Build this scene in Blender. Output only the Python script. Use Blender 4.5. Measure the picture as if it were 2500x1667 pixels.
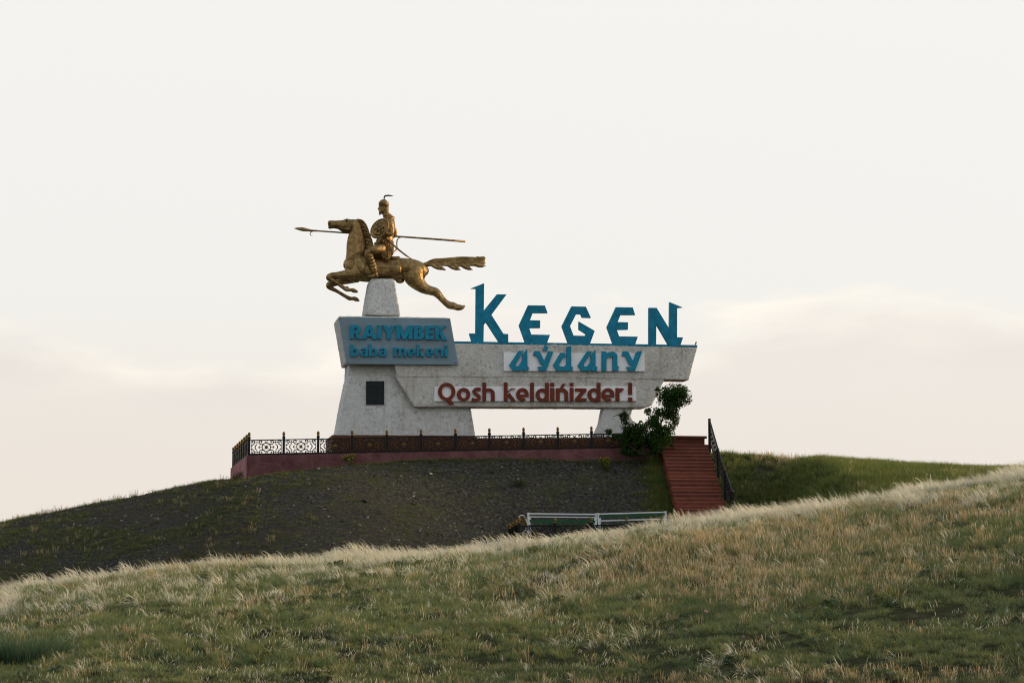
import bpy, bmesh, math, random
import numpy as np
from mathutils import Vector, Matrix, noise, Euler
random.seed(7); RNG = np.random.default_rng(7)
for o in list(bpy.data.objects): bpy.data.objects.remove(o)
SC = bpy.context.scene
COL = SC.collection
R = math.radians

# ------------------------------------------------------------------ camera
F, CX, CY, HOR = 5208.0, 1250.0, 833.5, 1460.0      # focal length, centre and horizon of the 2500 x 1667 photograph
EYE = Vector((0, 0, 1.6))
PITCH = math.atan((HOR - CY) / F)
cam = bpy.data.cameras.new('camera'); cam.sensor_width = 36; cam.lens = 36 * F / 2500
cam.clip_end = 20000; cam.clip_start = 0.5
camo = bpy.data.objects.new('camera', cam); COL.objects.link(camo)
camo.location = EYE; camo.rotation_euler = (R(90) + PITCH, 0, 0)
SC.camera = camo

# ------------------------------------------------------------------ sky, sun, exposure
SUN_AZ, SUN_EL = R(78), R(13)                        # clockwise from +Y (away from the camera), low on the right
W = bpy.data.worlds.new('World'); SC.world = W; W.use_nodes = True
nt = W.node_tree; nt.nodes.clear()
def wn(t, **k):
    n = nt.nodes.new(t)
    for a, b in k.items(): setattr(n, a, b)
    return n
def lk(a, b): nt.links.new(a, b)
wo = wn('ShaderNodeOutputWorld'); bg = wn('ShaderNodeBackground'); bg.inputs[1].default_value = 0.1
sky = wn('ShaderNodeTexSky', sky_type='NISHITA', sun_disc=False, sun_elevation=SUN_EL, sun_rotation=SUN_AZ, air_density=1.0, dust_density=1.5)
tc = wn('ShaderNodeTexCoord'); sep = wn('ShaderNodeSeparateXYZ'); lk(tc.outputs['Generated'], sep.inputs[0])
mp = wn('ShaderNodeMapping'); mp.inputs['Scale'].default_value = (1, 1, 3.2); lk(tc.outputs['Generated'], mp.inputs[0])
n1 = wn('ShaderNodeTexNoise'); n1.inputs['Scale'].default_value = 5.5; n1.inputs['Detail'].default_value = 7; n1.inputs['Roughness'].default_value = 0.5
lk(mp.outputs[0], n1.inputs['Vector'])
n2 = wn('ShaderNodeTexNoise'); n2.inputs['Scale'].default_value = 9; n2.inputs['Detail'].default_value = 5; lk(mp.outputs[0], n2.inputs['Vector'])
def wmath(op, a, b=None):
    n = wn('ShaderNodeMath', operation=op)
    for i, v in enumerate((a, b)):
        if v is None: continue
        if isinstance(v, (int, float)): n.inputs[i].default_value = v
        else: lk(v, n.inputs[i])
    return n.outputs[0]
def wramp(x, stops):
    n = wn('ShaderNodeValToRGB'); e = n.color_ramp.elements
    while len(e) < len(stops): e.new(0.5)
    for el, (p, c) in zip(e, stops):
        el.position = p; el.color = (c[0], c[1], c[2], 1)
    lk(x, n.inputs[0]); return n.outputs[0]
def wmix(f, a, b):
    n = wn('ShaderNodeMix', data_type='RGBA')
    for s, v in ((n.inputs[0], f), (n.inputs[6], a), (n.inputs[7], b)):
        if isinstance(v, (int, float)): s.default_value = v
        elif isinstance(v, tuple): s.default_value = (*v, 1)
        else: lk(v, s)
    return n.outputs[2]
veil = wramp(sep.outputs[2], [(0.0, (.88, .79, .69)), (0.06, (.895, .82, .735)), (0.14, (.900, .878, .835)), (0.3, (.93, .912, .882)), (0.6, (.80, .84, .88)), (1.0, (.70, .78, .88))])
# a low bank of cloud round the horizon: lit rim, greyer body
edge = wmath('SUBTRACT', wmath('ADD', sep.outputs[2], wmath('MULTIPLY', wmath('SUBTRACT', n1.outputs[0], 0.5), 0.16)), 0.128)
rim = wramp(wmath('ADD', wmath('MULTIPLY', edge, 8.0), 0.5), [(0.0, (0, 0, 0)), (0.25, (.15, .15, .15)), (0.46, (.9, .9, .9)), (0.535, (0, 0, 0)), (1.0, (0, 0, 0))])
body = wramp(wmath('ADD', wmath('MULTIPLY', edge, 8.0), 0.5), [(0.0, (.5, .5, .5)), (0.33, (.8, .8, .8)), (0.53, (0, 0, 0))])
streak = wramp(n2.outputs[0], [(0.35, (.12, .12, .12)), (0.65, (1, 1, 1))])
c1 = wmix(wmath('MULTIPLY', body, 0.85), veil, (.795, .73, .685))
c2 = wmix(wmath('MULTIPLY', wmath('MULTIPLY', rim, streak), 1.0), c1, (1.08, 1.0, .88))
sc10 = wn('ShaderNodeVectorMath', operation='SCALE'); sc10.inputs['Scale'].default_value = 10.7; lk(c2, sc10.inputs[0])
lk(wmix(0.9, sky.outputs[0], sc10.outputs[0]), bg.inputs[0]); lk(bg.outputs[0], wo.inputs[0])

sun = bpy.data.lights.new('sun', 'SUN'); sun.energy = 4.0; sun.angle = R(10); sun.color = (1.0, .72, .42)
suno = bpy.data.objects.new('sun', sun); COL.objects.link(suno)
sd = Vector((math.sin(SUN_AZ) * math.cos(SUN_EL), math.cos(SUN_AZ) * math.cos(SUN_EL), math.sin(SUN_EL)))
suno.rotation_euler = sd.to_track_quat('Z', 'Y').to_euler(); suno.location = (40, 60, 40)
SC.view_settings.view_transform = 'Standard'; SC.view_settings.look = 'None'
SC.view_settings.exposure = 0.0; SC.view_settings.gamma = 1.0; SC.view_settings.use_curve_mapping = False
SC.render.engine = 'CYCLES'; SC.cycles.filter_width = 1.1; SC.cycles.max_bounces = 6; SC.cycles.transparent_max_bounces = 4

# ------------------------------------------------------------------ places: a pixel ray meets a real plane of the terrace
TH = R(10)                                          # the monument's front is turned 10 degrees: its right end is farther
O = Vector((0, 92.3, 0))
UX = Vector((math.cos(TH), math.sin(TH), 0)); WY = Vector((-math.sin(TH), math.cos(TH), 0))
MW = Matrix.Translation(O) @ Matrix.Rotation(TH, 4, 'Z'); MWI = MW.inverted()
def ray(px, py):
    v = -(py - CY) / F
    return Vector(((px - CX) / F, math.cos(PITCH) - math.sin(PITCH) * v, math.sin(PITCH) + math.cos(PITCH) * v))
def L(px, py, w):                                   # terrace coordinates (along front, back, up) at depth w behind the wall line
    d = ray(px, py); t = (w - (EYE - O).dot(WY)) / d.dot(WY)
    return MWI @ (EYE + d * t)
def at_y(px, py, y):                                # world point at distance y
    d = ray(px, py); return EYE + d * (y / d.y)

# ------------------------------------------------------------------ materials
def hexlin(c): return tuple(((v / 255) / 12.92 if v / 255 <= .04045 else ((v / 255 + .055) / 1.055) ** 2.4) for v in c)
class Mat:
    def __init__(s, name):
        s.m = bpy.data.materials.new(name); s.m.use_nodes = True; s.t = s.m.node_tree
        s.p = s.t.nodes['Principled BSDF']; s.out = s.t.nodes['Material Output']
        s.tc = s.t.nodes.new('ShaderNodeTexCoord')
    def n(s, ty, **k):
        n = s.t.nodes.new(ty)
        for a, b in k.items(): setattr(n, a, b)
        return n
    def put(s, sock, v):
        if v is None: return
        if isinstance(v, (int, float)): sock.default_value = v
        elif isinstance(v, tuple): sock.default_value = (*v, 1) if len(v) == 3 and len(sock.default_value) == 4 else v
        else: s.t.links.new(v, sock)
    def noise(s, scale, detail=4, rough=.55, vec=None, out=0, stretch=None):
        n = s.n('ShaderNodeTexNoise'); n.inputs['Scale'].default_value = scale; n.inputs['Detail'].default_value = detail; n.inputs['Roughness'].default_value = rough
        v = vec or s.tc.outputs['Object']
        if stretch:
            m = s.n('ShaderNodeMapping'); m.inputs['Scale'].default_value = stretch; s.t.links.new(v, m.inputs[0]); v = m.outputs[0]
        s.t.links.new(v, n.inputs['Vector']); return n.outputs[out]
    def vor(s, scale, feature='F1', out='Distance'):
        n = s.n('ShaderNodeTexVoronoi', feature=feature); n.inputs['Scale'].default_value = scale
        s.t.links.new(s.tc.outputs['Object'], n.inputs['Vector']); return n.outputs[out]
    def ramp(s, x, stops):
        n = s.n('ShaderNodeValToRGB'); e = n.color_ramp.elements
        while len(e) < len(stops): e.new(.5)
        for el, (p, c) in zip(e, stops):
            if isinstance(c, (int, float)): c = (c, c, c)
            el.position = p; el.color = (*c, 1)
        s.t.links.new(x, n.inputs[0]); return n.outputs[0]
    def mix(s, f, a, b, mode='MIX'):
        n = s.n('ShaderNodeMix', data_type='RGBA', blend_type=mode)
        for so, v in ((n.inputs[0], f), (n.inputs[6], a), (n.inputs[7], b)): s.put(so, v)
        return n.outputs[2]
    def math(s, op, a, b=0.0):
        n = s.n('ShaderNodeMath', operation=op); s.put(n.inputs[0], a); s.put(n.inputs[1], b); return n.outputs[0]
    def bump(s, h, strength=.5, dist=.02, prev=None):
        n = s.n('ShaderNodeBump'); n.inputs['Strength'].default_value = strength; n.inputs['Distance'].default_value = dist
        s.t.links.new(h, n.inputs['Height'])
        if prev: s.t.links.new(prev, n.inputs['Normal'])
        return n.outputs[0]
    def done(s, col=None, rough=None, metal=None, normal=None, spec=.12):
        s.p.inputs['Specular IOR Level'].default_value = spec; s.put(s.p.inputs['Base Color'], col); s.put(s.p.inputs['Roughness'], rough); s.put(s.p.inputs['Metallic'], metal)
        if normal is not None: s.t.links.new(normal, s.p.inputs['Normal'])
        return s.m
def paint(name, col, rough=.6, var=.25, scale=3.0, metal=0.0, grime=None):
    m = Mat(name); d = tuple(c * (1 - var) for c in col); l = tuple(min(1, c * (1 + var)) for c in col)
    c = m.ramp(m.noise(scale, 6, .65), [(.3, d), (.7, l)])
    if grime: c = m.mix(m.ramp(m.noise(scale * .6, 8, .7), [(.52, 0), (.75, .8)]), c, grime)
    return m.done(c, rough, metal, m.bump(m.noise(scale * 12, 3), .15, .01))
def stucco(name, col, dirt):
    m = Mat(name)
    c = m.ramp(m.noise(.9, 5, .6), [(.3, tuple(x * .86 for x in col)), (.7, col)])
    pit = m.math('MULTIPLY', m.ramp(m.noise(7.5, 9, .84), [(.40, .9), (.50, 0)]), m.ramp(m.noise(1.3, 5, .65), [(.35, .15), (.62, 1)]))
    c = m.mix(pit, c, (.17, .17, .16))
    c = m.mix(m.ramp(m.noise(6, 5, .7), [(.35, .35), (.55, 0)]), c, (.40, .40, .38))
    st = m.math('MULTIPLY', m.ramp(m.noise(.55, 6, .65), [(.46, 0), (.70, .75)]), m.ramp(m.noise(5, 4, .6), [(.35, .3), (.65, 1)]))
    c = m.mix(m.math('MULTIPLY', st, dirt), c, (.27, .25, .20))
    run = m.ramp(m.noise(1.0, 5, .6, stretch=(3.0, 3.0, .30)), [(.55, 0), (.70, .7)])
    c = m.mix(m.math('MULTIPLY', run, dirt), c, (.33, .29, .20))
    rust = m.math('MULTIPLY', m.ramp(m.noise(1.6, 6, .7, stretch=(2.2, 2.2, .5)), [(.62, 0), (.72, .8)]), m.ramp(m.noise(9, 4, .7), [(.40, .1), (.60, 1)]))
    c = m.mix(rust, c, (.22, .15, .07))
    c = m.mix(m.ramp(m.noise(.8, 3, .5), [(.56, 0), (.62, .22)]), c, (.50, .51, .50))
    b = m.bump(m.noise(13, 6, .75), 1.0, .06); b = m.bump(m.noise(34, 3, .6), .7, .02, b)
    return m.done(c, .92, 0, b)
M = {}
M['stucco'] = stucco('white roughcast', (.665, .69, .70), .6)
M['stucco_old'] = stucco('weathered roughcast', (.64, .635, .61), 1.0)
M['plate'] = paint('grey blue sheet', (.165, .24, .295), .5, .12, 1.2, 0, (.20, .19, .16))
M['white_panel'] = paint('white sheet', (.74, .76, .79), .45, .05, 2.0)
M['blue'] = paint('blue paint', (.009, .180, .300), .5, .30, 3.5, 0, (.025, .12, .18))
M['blue2'] = paint('blue paint chipped', (.012, .20, .32), .5, .18, 4.0)
M['red'] = paint('brown red paint', (.140, .030, .018), .6, .2, 4.0)
M['plaque'] = paint('dark plaque', (.010, .016, .020), .35, .2, 3.0)
M['letterdim'] = paint('plaque lettering', (.018, .025, .029), .4, .1, 3.0)
M['plinth'] = paint('brown plinth paint', (.085, .038, .020), .7, .25, 2.0, 0, (.05, .03, .02))
M['iron'] = paint('black iron paint', (.010, .010, .011), .45, .3, 5.0)
M['gilt'] = paint('gilt paint', (.13, .085, .024), .45, .3, 14.0, .5, (.05, .035, .015))
M['step'] = paint('red step paint', (.100, .033, .022), .8, .22, 1.6, 0, (.075, .03, .022))
M['step2'] = paint('brighter red step paint', (.145, .045, .028), .8, .2, 2.4, 0, (.09, .036, .026)); M['step_edge'] = paint('lighter step edge', (.15, .052, .036), .8, .25, 5.0)  # brighter tone for some lower steps; lighter tone for the nosings
M['bench_white'] = paint('white enamel', (.50, .53, .56), .35, .06, 3.0)
M['bench_green'] = paint('green slat paint', (.014, .075, .036), .5, .2, 3.0)
M['bark'] = paint('bark', (.055, .04, .028), .9, .3, 12.0)
M['bird'] = paint('bird plumage', (.06, .045, .03), .8, .3, 20.0)
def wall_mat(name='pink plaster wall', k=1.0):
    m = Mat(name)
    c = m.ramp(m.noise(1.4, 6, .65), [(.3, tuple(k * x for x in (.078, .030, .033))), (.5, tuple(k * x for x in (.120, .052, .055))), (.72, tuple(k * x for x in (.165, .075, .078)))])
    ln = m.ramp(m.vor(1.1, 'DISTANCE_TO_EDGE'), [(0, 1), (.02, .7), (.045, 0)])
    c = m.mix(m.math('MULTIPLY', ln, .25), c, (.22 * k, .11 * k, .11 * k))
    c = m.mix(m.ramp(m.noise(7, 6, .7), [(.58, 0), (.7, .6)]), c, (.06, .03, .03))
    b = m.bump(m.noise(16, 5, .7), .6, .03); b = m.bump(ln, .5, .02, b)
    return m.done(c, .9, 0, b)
M['wall'] = wall_mat(); M['wall_pale'] = wall_mat('paler pink plaster', 2.3)  # left end face: same plaster colours, scaled paler
def bronze():
    m = Mat('gold bronze paint')
    c = m.ramp(m.noise(5, 6, .65), [(.25, (.085, .054, .021)), (.5, (.215, .142, .058)), (.78, (.42, .295, .135))])
    dk = m.ramp(m.noise(1.4, 5, .6, stretch=(1.6, 1.6, .7)), [(.50, 0), (.72, .6)])
    c = m.mix(dk, c, (.10, .06, .024))
    b = m.bump(m.noise(10, 6, .7), .5, .05)
    return m.done(c, m.ramp(m.noise(6, 3), [(.3, .30), (.7, .52)]), .8, b)
M['bronze'] = bronze(); M['bronze_dark'] = paint('darker bronze', (.15, .096, .038), .45, .45, 9.0, .7)  # second, darker bronze tone for mane, saddle, straps and trim
def bronze_mail():
    m = Mat('gold bronze mail')
    v = m.vor(22)
    c = m.mix(m.ramp(v, [(.1, 0), (.6, 1)]), (.46, .29, .11), (.09, .05, .02))
    return m.done(c, .45, .7, m.bump(v, 1.0, .04))
M['mail'] = bronze_mail()
def bronze_scales():
    m = Mat('gold bronze scales')
    w = m.n('ShaderNodeTexWave', wave_type='BANDS', bands_direction='Z'); w.inputs['Scale'].default_value = 5.5; w.inputs['Distortion'].default_value = 1.2; w.inputs['Detail'].default_value = 3
    m.t.links.new(m.tc.outputs['Object'], w.inputs['Vector'])
    c = m.mix(w.outputs['Fac'], (.16, .095, .032), (.48, .31, .12))
    return m.done(c, .45, .7, m.bump(w.outputs['Fac'], .8, .03))
M['scales'] = bronze_scales()
def leafy(name, stops, rnd=.35, trans=.35):          # blade or leaf: colour from the point attribute 'col', some light passes through
    m = Mat(name); t = m.t
    a = m.n('ShaderNodeAttribute', attribute_name='col')
    oi = m.n('ShaderNodeObjectInfo')
    h = m.ramp(oi.outputs['Random'], stops)
    c = m.mix(rnd, a.outputs['Color'], m.mix(1.0, a.outputs['Color'], h, 'MULTIPLY'))
    d = m.n('ShaderNodeBsdfDiffuse'); tr = m.n('ShaderNodeBsdfTranslucent'); mx = m.n('ShaderNodeMixShader')
    t.links.new(c, d.inputs[0]); t.links.new(c, tr.inputs[0]); mx.inputs[0].default_value = trans
    t.links.new(d.outputs[0], mx.inputs[1]); t.links.new(tr.outputs[0], mx.inputs[2]); t.links.new(mx.outputs[0], m.out.inputs[0])
    return m.m
M['grass'] = leafy('grass blade', [(0, (.55, .7, .6)), (.5, (1, 1, .95)), (1, (1.5, 1.3, .9))], .8, .4)
M['feather'] = leafy('feather grass plume', [(0, (.75, .78, .8)), (1, (1.15, 1.1, 1.0))], .8, .45)
M['leaf'] = leafy('leaf', [(0, (1, 1, 1)), (1, (1, 1, 1))], 0, .35)
def ground_mat():
    m = Mat('ground soil and gravel'); P = m.tc.outputs['Object']
    a = m.n('ShaderNodeAttribute', attribute_name='zone')
    soil = m.ramp(m.noise(2.5, 9, .75), [(.35, (.026, .030, .016)), (.52, (.050, .054, .028)), (.68, (.10, .092, .056))])
    grav = m.ramp(m.noise(7.0, 9, .82), [(.36, (.012, .0125, .012)), (.48, (.032, .032, .029)), (.56, (.060, .058, .051)), (.66, (.15, .138, .118))])
    moss = m.math('MULTIPLY', m.ramp(m.noise(.9, 9, .75), [(.47, 0), (.60, .85)]), m.ramp(m.noise(5, 6, .7), [(.40, .2), (.60, 1)]))
    grav = m.mix(moss, grav, (.046, .056, .022))
    brown = m.ramp(m.noise(.16, 4, .5), [(.45, 0), (.65, .5)])
    grav = m.mix(brown, grav, (.055, .046, .036))
    c = m.mix(a.outputs['Fac'], soil, grav)
    b = m.bump(m.noise(3.0, 9, .75), 1.0, .12); b = m.bump(m.vor(16), .6, .03, b)
    return m.done(c, .95, 0, b, 0.0)
M['ground'] = ground_mat()
def stone_mat():
    m = Mat('loose stone'); oi = m.n('ShaderNodeObjectInfo')
    c = m.ramp(oi.outputs['Random'], [(0, (.022, .023, .023)), (.55, (.045, .044, .04)), (.8, (.085, .078, .065)), (.93, (.20, .175, .145)), (1, (.34, .31, .27))])
    return m.done(c, .9, 0, m.bump(m.noise(30, 3), .3, .01))
M['stone'] = stone_mat()

# ------------------------------------------------------------------ builders
BASE = {}
def tag(o, label=None, cat=None, group=None, kind=None):
    for k, v in (('label', label), ('category', cat), ('group', group), ('kind', kind)):
        if v: o[k] = v
    return o
def thing(name, label, cat, base, group=None):       # Empty at the thing's base (terrace coordinates) that parents its parts
    o = bpy.data.objects.new(name, None); COL.objects.link(o); o.empty_display_size = .3
    o.matrix_world = Matrix.Translation(MW @ Vector(base)) @ Matrix.Rotation(TH, 4, 'Z')
    BASE[o.name] = Vector(base); return tag(o, label, cat, group)
def mesh_of(name, vs, fs, mat, smooth=False):
    me = bpy.data.meshes.new(name); me.from_pydata([tuple(v) for v in vs], [], fs); me.update()
    if mat: me.materials.append(M[mat] if isinstance(mat, str) else mat)
    if smooth: me.polygons.foreach_set('use_smooth', [True] * len(me.polygons))
    return me
def link(name, me, parent=None, label=None):
    o = bpy.data.objects.new(name, me); COL.objects.link(o)
    if parent is not None: o.parent = parent
    if label: o['label'] = label
    return o
def root_base(p):
    while p.parent is not None: p = p.parent
    return BASE[p.name]
def part(name, vs, fs, mat, parent, smooth=False, label=None):   # vertices in terrace coordinates
    b = root_base(parent)
    return link(name, mesh_of(name, [Vector(v) - b for v in vs], fs, mat, smooth), parent, label)
class MB:
    def __init__(s): s.v = []; s.f = []
    def add(s, vs, fs):
        k = len(s.v); s.v += [Vector(v) for v in vs]; s.f += [tuple(i + k for i in f) for f in fs]; return s
    def box(s, a, b):
        (x0, y0, z0), (x1, y1, z1) = a, b
        return s.add([(x0, y0, z0), (x1, y0, z0), (x1, y1, z0), (x0, y1, z0), (x0, y0, z1), (x1, y0, z1), (x1, y1, z1), (x0, y1, z1)],
                     [(0, 3, 2, 1), (4, 5, 6, 7), (0, 1, 5, 4), (1, 2, 6, 5), (2, 3, 7, 6), (3, 0, 4, 7)])
    def tube(s, pts, rad, seg=8, cap=True):          # round tube through 3-D points
        pts = [Vector(p) for p in pts]; n = len(pts)
        rad = [rad] * n if isinstance(rad, (int, float)) else rad
        k = len(s.v); up = None
        for i, p in enumerate(pts):
            t = (pts[min(i + 1, n - 1)] - pts[max(i - 1, 0)]).normalized()
            if up is None: up = Vector((0, 0, 1)) if abs(t.z) < .9 else Vector((0, 1, 0))
            a = t.cross(up)
            if a.length < 1e-4: a = t.orthogonal()
            a.normalize(); b = a.cross(t).normalized(); up = b
            for j in range(seg):
                q = 2 * math.pi * j / seg
                s.v.append(p + (a * math.cos(q) + b * math.sin(q)) * rad[i])
        for i in range(n - 1):
            for j in range(seg):
                j2 = (j + 1) % seg
                s.f.append((k + i * seg + j, k + i * seg + j2, k + (i + 1) * seg + j2, k + (i + 1) * seg + j))
        if cap: s.f += [tuple(k + j for j in reversed(range(seg))), tuple(k + (n - 1) * seg + j for j in range(seg))]
        return s
    def ribbon(s, pts, wd, y0, y1):                  # flat bar in the x-z plane with depth y0..y1
        n = len(pts); k = len(s.v)
        wd = [wd] * n if isinstance(wd, (int, float)) else wd
        for i, (x, z) in enumerate(pts):
            a = pts[max(i - 1, 0)]; b = pts[min(i + 1, n - 1)]
            tx, tz = b[0] - a[0], b[1] - a[1]; l = math.hypot(tx, tz) or 1; nx, nz = -tz / l * wd[i] / 2, tx / l * wd[i] / 2
            s.v += [Vector((x + nx, y0, z + nz)), Vector((x - nx, y0, z - nz)), Vector((x - nx, y1, z - nz)), Vector((x + nx, y1, z + nz))]
        for i in range(n - 1):
            for j in range(4): s.f.append((k + i * 4 + j, k + i * 4 + (j + 1) % 4, k + i * 4 + 4 + (j + 1) % 4, k + i * 4 + 4 + j))
        s.f += [(k, k + 3, k + 2, k + 1), tuple(k + (n - 1) * 4 + j for j in range(4))]
        return s
    def prism(s, poly, y0, y1):                      # polygon of (x, z)
        n = len(poly); k = len(s.v)
        s.v += [Vector((x, y0, z)) for x, z in poly] + [Vector((x, y1, z)) for x, z in poly]
        s.f += [tuple(k + i for i in range(n)), tuple(k + n + i for i in reversed(range(n)))]
        s.f += [(k + i, k + n + i, k + n + (i + 1) % n, k + (i + 1) % n) for i in range(n)]
        return s
    def lathe(s, c, prof, seg=10):
        k = len(s.v)
        for r, z in prof:
            for j in range(seg):
                q = 2 * math.pi * j / seg; s.v.append(Vector((c[0] + r * math.cos(q), c[1] + r * math.sin(q), c[2] + z)))
        for i in range(len(prof) - 1):
            for j in range(seg): s.f.append((k + i * seg + j, k + i * seg + (j + 1) % seg, k + (i + 1) * seg + (j + 1) % seg, k + (i + 1) * seg + j))
        s.f += [tuple(k + j for j in reversed(range(seg))), tuple(k + (len(prof) - 1) * seg + j for j in range(seg))]
        return s
    def build(s, name, mat, parent, smooth=False, label=None): return part(name, s.v, s.f, mat, parent, smooth, label)
def processed(vs, fs, voxel, smooth=0, rough=0.0, rscale=6.0):   # union by voxel remesh, smoothing, then rough relief
    me = bpy.data.meshes.new('tmp'); me.from_pydata([tuple(v) for v in vs], [], fs)
    bm = bmesh.new(); bm.from_mesh(me); bmesh.ops.recalc_face_normals(bm, faces=bm.faces); bm.to_mesh(me); bm.free()
    o = bpy.data.objects.new('tmp', me); COL.objects.link(o)
    md = o.modifiers.new('r', 'REMESH'); md.mode = 'VOXEL'; md.voxel_size = voxel
    if smooth:
        sm = o.modifiers.new('s', 'SMOOTH'); sm.factor = .5; sm.iterations = smooth
    dg = bpy.context.evaluated_depsgraph_get(); ev = o.evaluated_get(dg); out = bpy.data.meshes.new_from_object(ev)
    bpy.data.objects.remove(o); bpy.data.meshes.remove(me)
    if rough:
        nv = len(out.vertices); co = np.empty(nv * 3); no = np.empty(nv * 3)
        out.vertices.foreach_get('co', co); out.vertices.foreach_get('normal', no)
        co = co.reshape(-1, 3); no = no.reshape(-1, 3)
        d = fbm3(co * rscale, 3) * rough
        co += no * d[:, None]; out.vertices.foreach_set('co', co.ravel()); out.update()
    return out
def part_me(name, me, mat, parent, smooth=True, label=None):    # processed mesh in terrace coordinates
    me.name = name; me.transform(Matrix.Translation(-root_base(parent))); me.materials.clear(); me.materials.append(M[mat])
    me.polygons.foreach_set('use_smooth', [smooth] * len(me.polygons))
    return link(name, me, parent, label)
# vectorised value noise
_T = RNG.random((64, 64, 64)) * 2 - 1
def vnoise(p):
    i = np.floor(p).astype(int); f = p - i; f = f * f * (3 - 2 * f); i &= 63; j = (i + 1) & 63; r = 0
    for dx in (0, 1):
        for dy in (0, 1):
            for dz in (0, 1):
                w = (f[:, 0] if dx else 1 - f[:, 0]) * (f[:, 1] if dy else 1 - f[:, 1]) * (f[:, 2] if dz else 1 - f[:, 2])
                r = r + w * _T[(j if dx else i)[:, 0], (j if dy else i)[:, 1], (j if dz else i)[:, 2]]
    return r
def fbm3(p, o=4):
    r = 0; a = 1; s = 0
    for k in range(o): r = r + a * vnoise(p * 2 ** k + 17.3 * k); s += a; a *= .5
    return r / s
def fbm2(x, y, sc, o=4, z=0.0): return fbm3(np.stack([x * sc, y * sc, np.full_like(x, z)], 1), o)

# ------------------------------------------------------------------ terrain: one sheet
YC, YV = 62.0, 76.0
CREST = [(-300, 1460), (0, 1460), (255, 1428), (595, 1385), (957, 1370), (1220, 1351), (1352, 1336), (1442, 1326), (1530, 1316), (1627, 1301), (1786, 1283), (2020, 1252), (2232, 1211), (2500, 1168), (2800, 1128)]
cx_ = np.array([at_y(p, q, YC).x for p, q in CREST]); cz_ = np.array([at_y(p, q, YC).z for p, q in CREST])
TOP = [(-400, 1340, 99), (0, 1294, 99), (130, 1259, 99), (260, 1231, 99), (400, 1203, 99), (540, 1175, 98), (575, 1172, 96.5), (602, 1171, None), (678, 1158, None), (752, 1149.5, None), (859, 1135, None),
       (965, 1126, None), (1040, 1122, None), (1146, 1116, None), (1252, 1113.5, None), (1359, 1117, None), (1433, 1119, None), (1600, 1121, None), (1690, 1114, None), (1765, 1110, 95), (1850, 1119, 96), (1950, 1128, 96),
       (2100, 1142, 96), (2280, 1160, 96), (2400, 1166, 96), (2600, 1174, 96)]
tx, ty, tz = [], [], []
for p, q, y in TOP:
    v = (MW @ L(p, q, 0.0)) if y is None else at_y(p, q, y)
    tx.append(v.x); ty.append(v.y); tz.append(v.z)
tx, ty, tz = map(np.array, (tx, ty, tz))
def sstep(a, b, x): t = np.clip((x - a) / (b - a), 0, 1); return t * t * (3 - 2 * t)
Z_PAD = 3.95
def HZ(x, y, rough=True):
    x = np.asarray(x, float); y = np.asarray(y, float)
    zc = np.interp(x * YC / np.maximum(y, YC) * 1.0 if False else x, cx_, cz_)
    s = np.maximum(YC - y, 0); zf = zc - .012 * s - .0040 * s * s
    k = 2.5; fl = -.7 + 0 * x; zf = np.logaddexp(zf * k, fl * k) / k          # levels out towards the camera
    zv = zc + (zc - EYE.z) / YC * (YV - YC) - .75
    t = np.clip((y - YC) / (YV - YC), 0, 1); zb = zc + (zv - zc) * t ** 1.5 - .5 * np.sin(t * math.pi) ** 2
    yt = np.interp(x, tx, ty); zt = np.interp(x, tx, tz)
    tt = np.clip((y - YV) / (yt - YV), 0, 1)
    zA = zv + (zt - zv) * np.sin(tt * math.pi / 2) ** 1.08
    v = yt - y
    zB = np.where(v < 5.0, zt + (Z_PAD - zt) * np.clip(v / 5.0, 0, 1), Z_PAD + (zv - Z_PAD) * sstep(7.2, yt - YV, v))
    pw = sstep(-8.5, .2, x) * (1 - sstep(10.5, 13.5, x))
    zh = zA + (zB - zA) * pw
    back = np.maximum(y - yt, 0); plate = sstep(-13.5, -11.0, x) * (1 - sstep(9, 12, x)); bb = np.maximum(back - 11 * plate, 0)
    zh = zh - .02 * bb - .0035 * np.minimum(bb, 45) ** 2 - .10 * np.maximum(bb - 45, 0)
    zh = np.maximum(zh, -9.0)
    z = np.where(y < YC, zf, np.where(y < YV, zb, zh))
    if rough:
        sh = x.shape; xf, yf = x.ravel(), y.ravel()
        n = (fbm2(xf, yf, .22, 4) * .21 + fbm2(xf, yf, 1.1, 3, 5.5) * .07).reshape(sh)
        near = 1 - sstep(88.0, 91.0, y) * .5
        z = z + n * near
    return z
def axis(lo, hi, step, far):
    m = np.arange(lo, hi + step / 2, step); out = [step]; a = []; b = []
    d = step; x = hi
    while x < far: d *= 1.35; x += d; b.append(x)
    d = step; x = lo
    while x > -far: d *= 1.35; x -= d; a.append(x)
    return np.array(a[::-1] + list(m) + b)
gx = axis(-30, 30, .35, 4000); gy = axis(18, 112, .35, 4000)
XX, YY = np.meshgrid(gx, gy); ZZ = HZ(XX, YY)
nx_, ny_ = len(gx), len(gy)
idx = np.arange(nx_ * ny_).reshape(ny_, nx_)
quads = np.stack([idx[:-1, :-1], idx[:-1, 1:], idx[1:, 1:], idx[1:, :-1]], -1).reshape(-1, 4)
gm = bpy.data.meshes.new('ground'); gm.from_pydata(np.stack([XX, YY, ZZ], -1).reshape(-1, 3).tolist(), [], quads.tolist())
gm.materials.append(M['ground']); gm.polygons.foreach_set('use_smooth', [True] * len(gm.polygons))
za = gm.attributes.new('zone', 'FLOAT', 'POINT')
xf, yf = XX.ravel(), YY.ravel()
grav_zone = sstep(64, 68, yf + fbm2(xf, yf, .5, 3) * 2) * (1 - .8 * sstep(8.9, 9.4, xf))
za.data.foreach_set('value', grav_zone)
tag(link('ground', gm), kind='structure')

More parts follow.
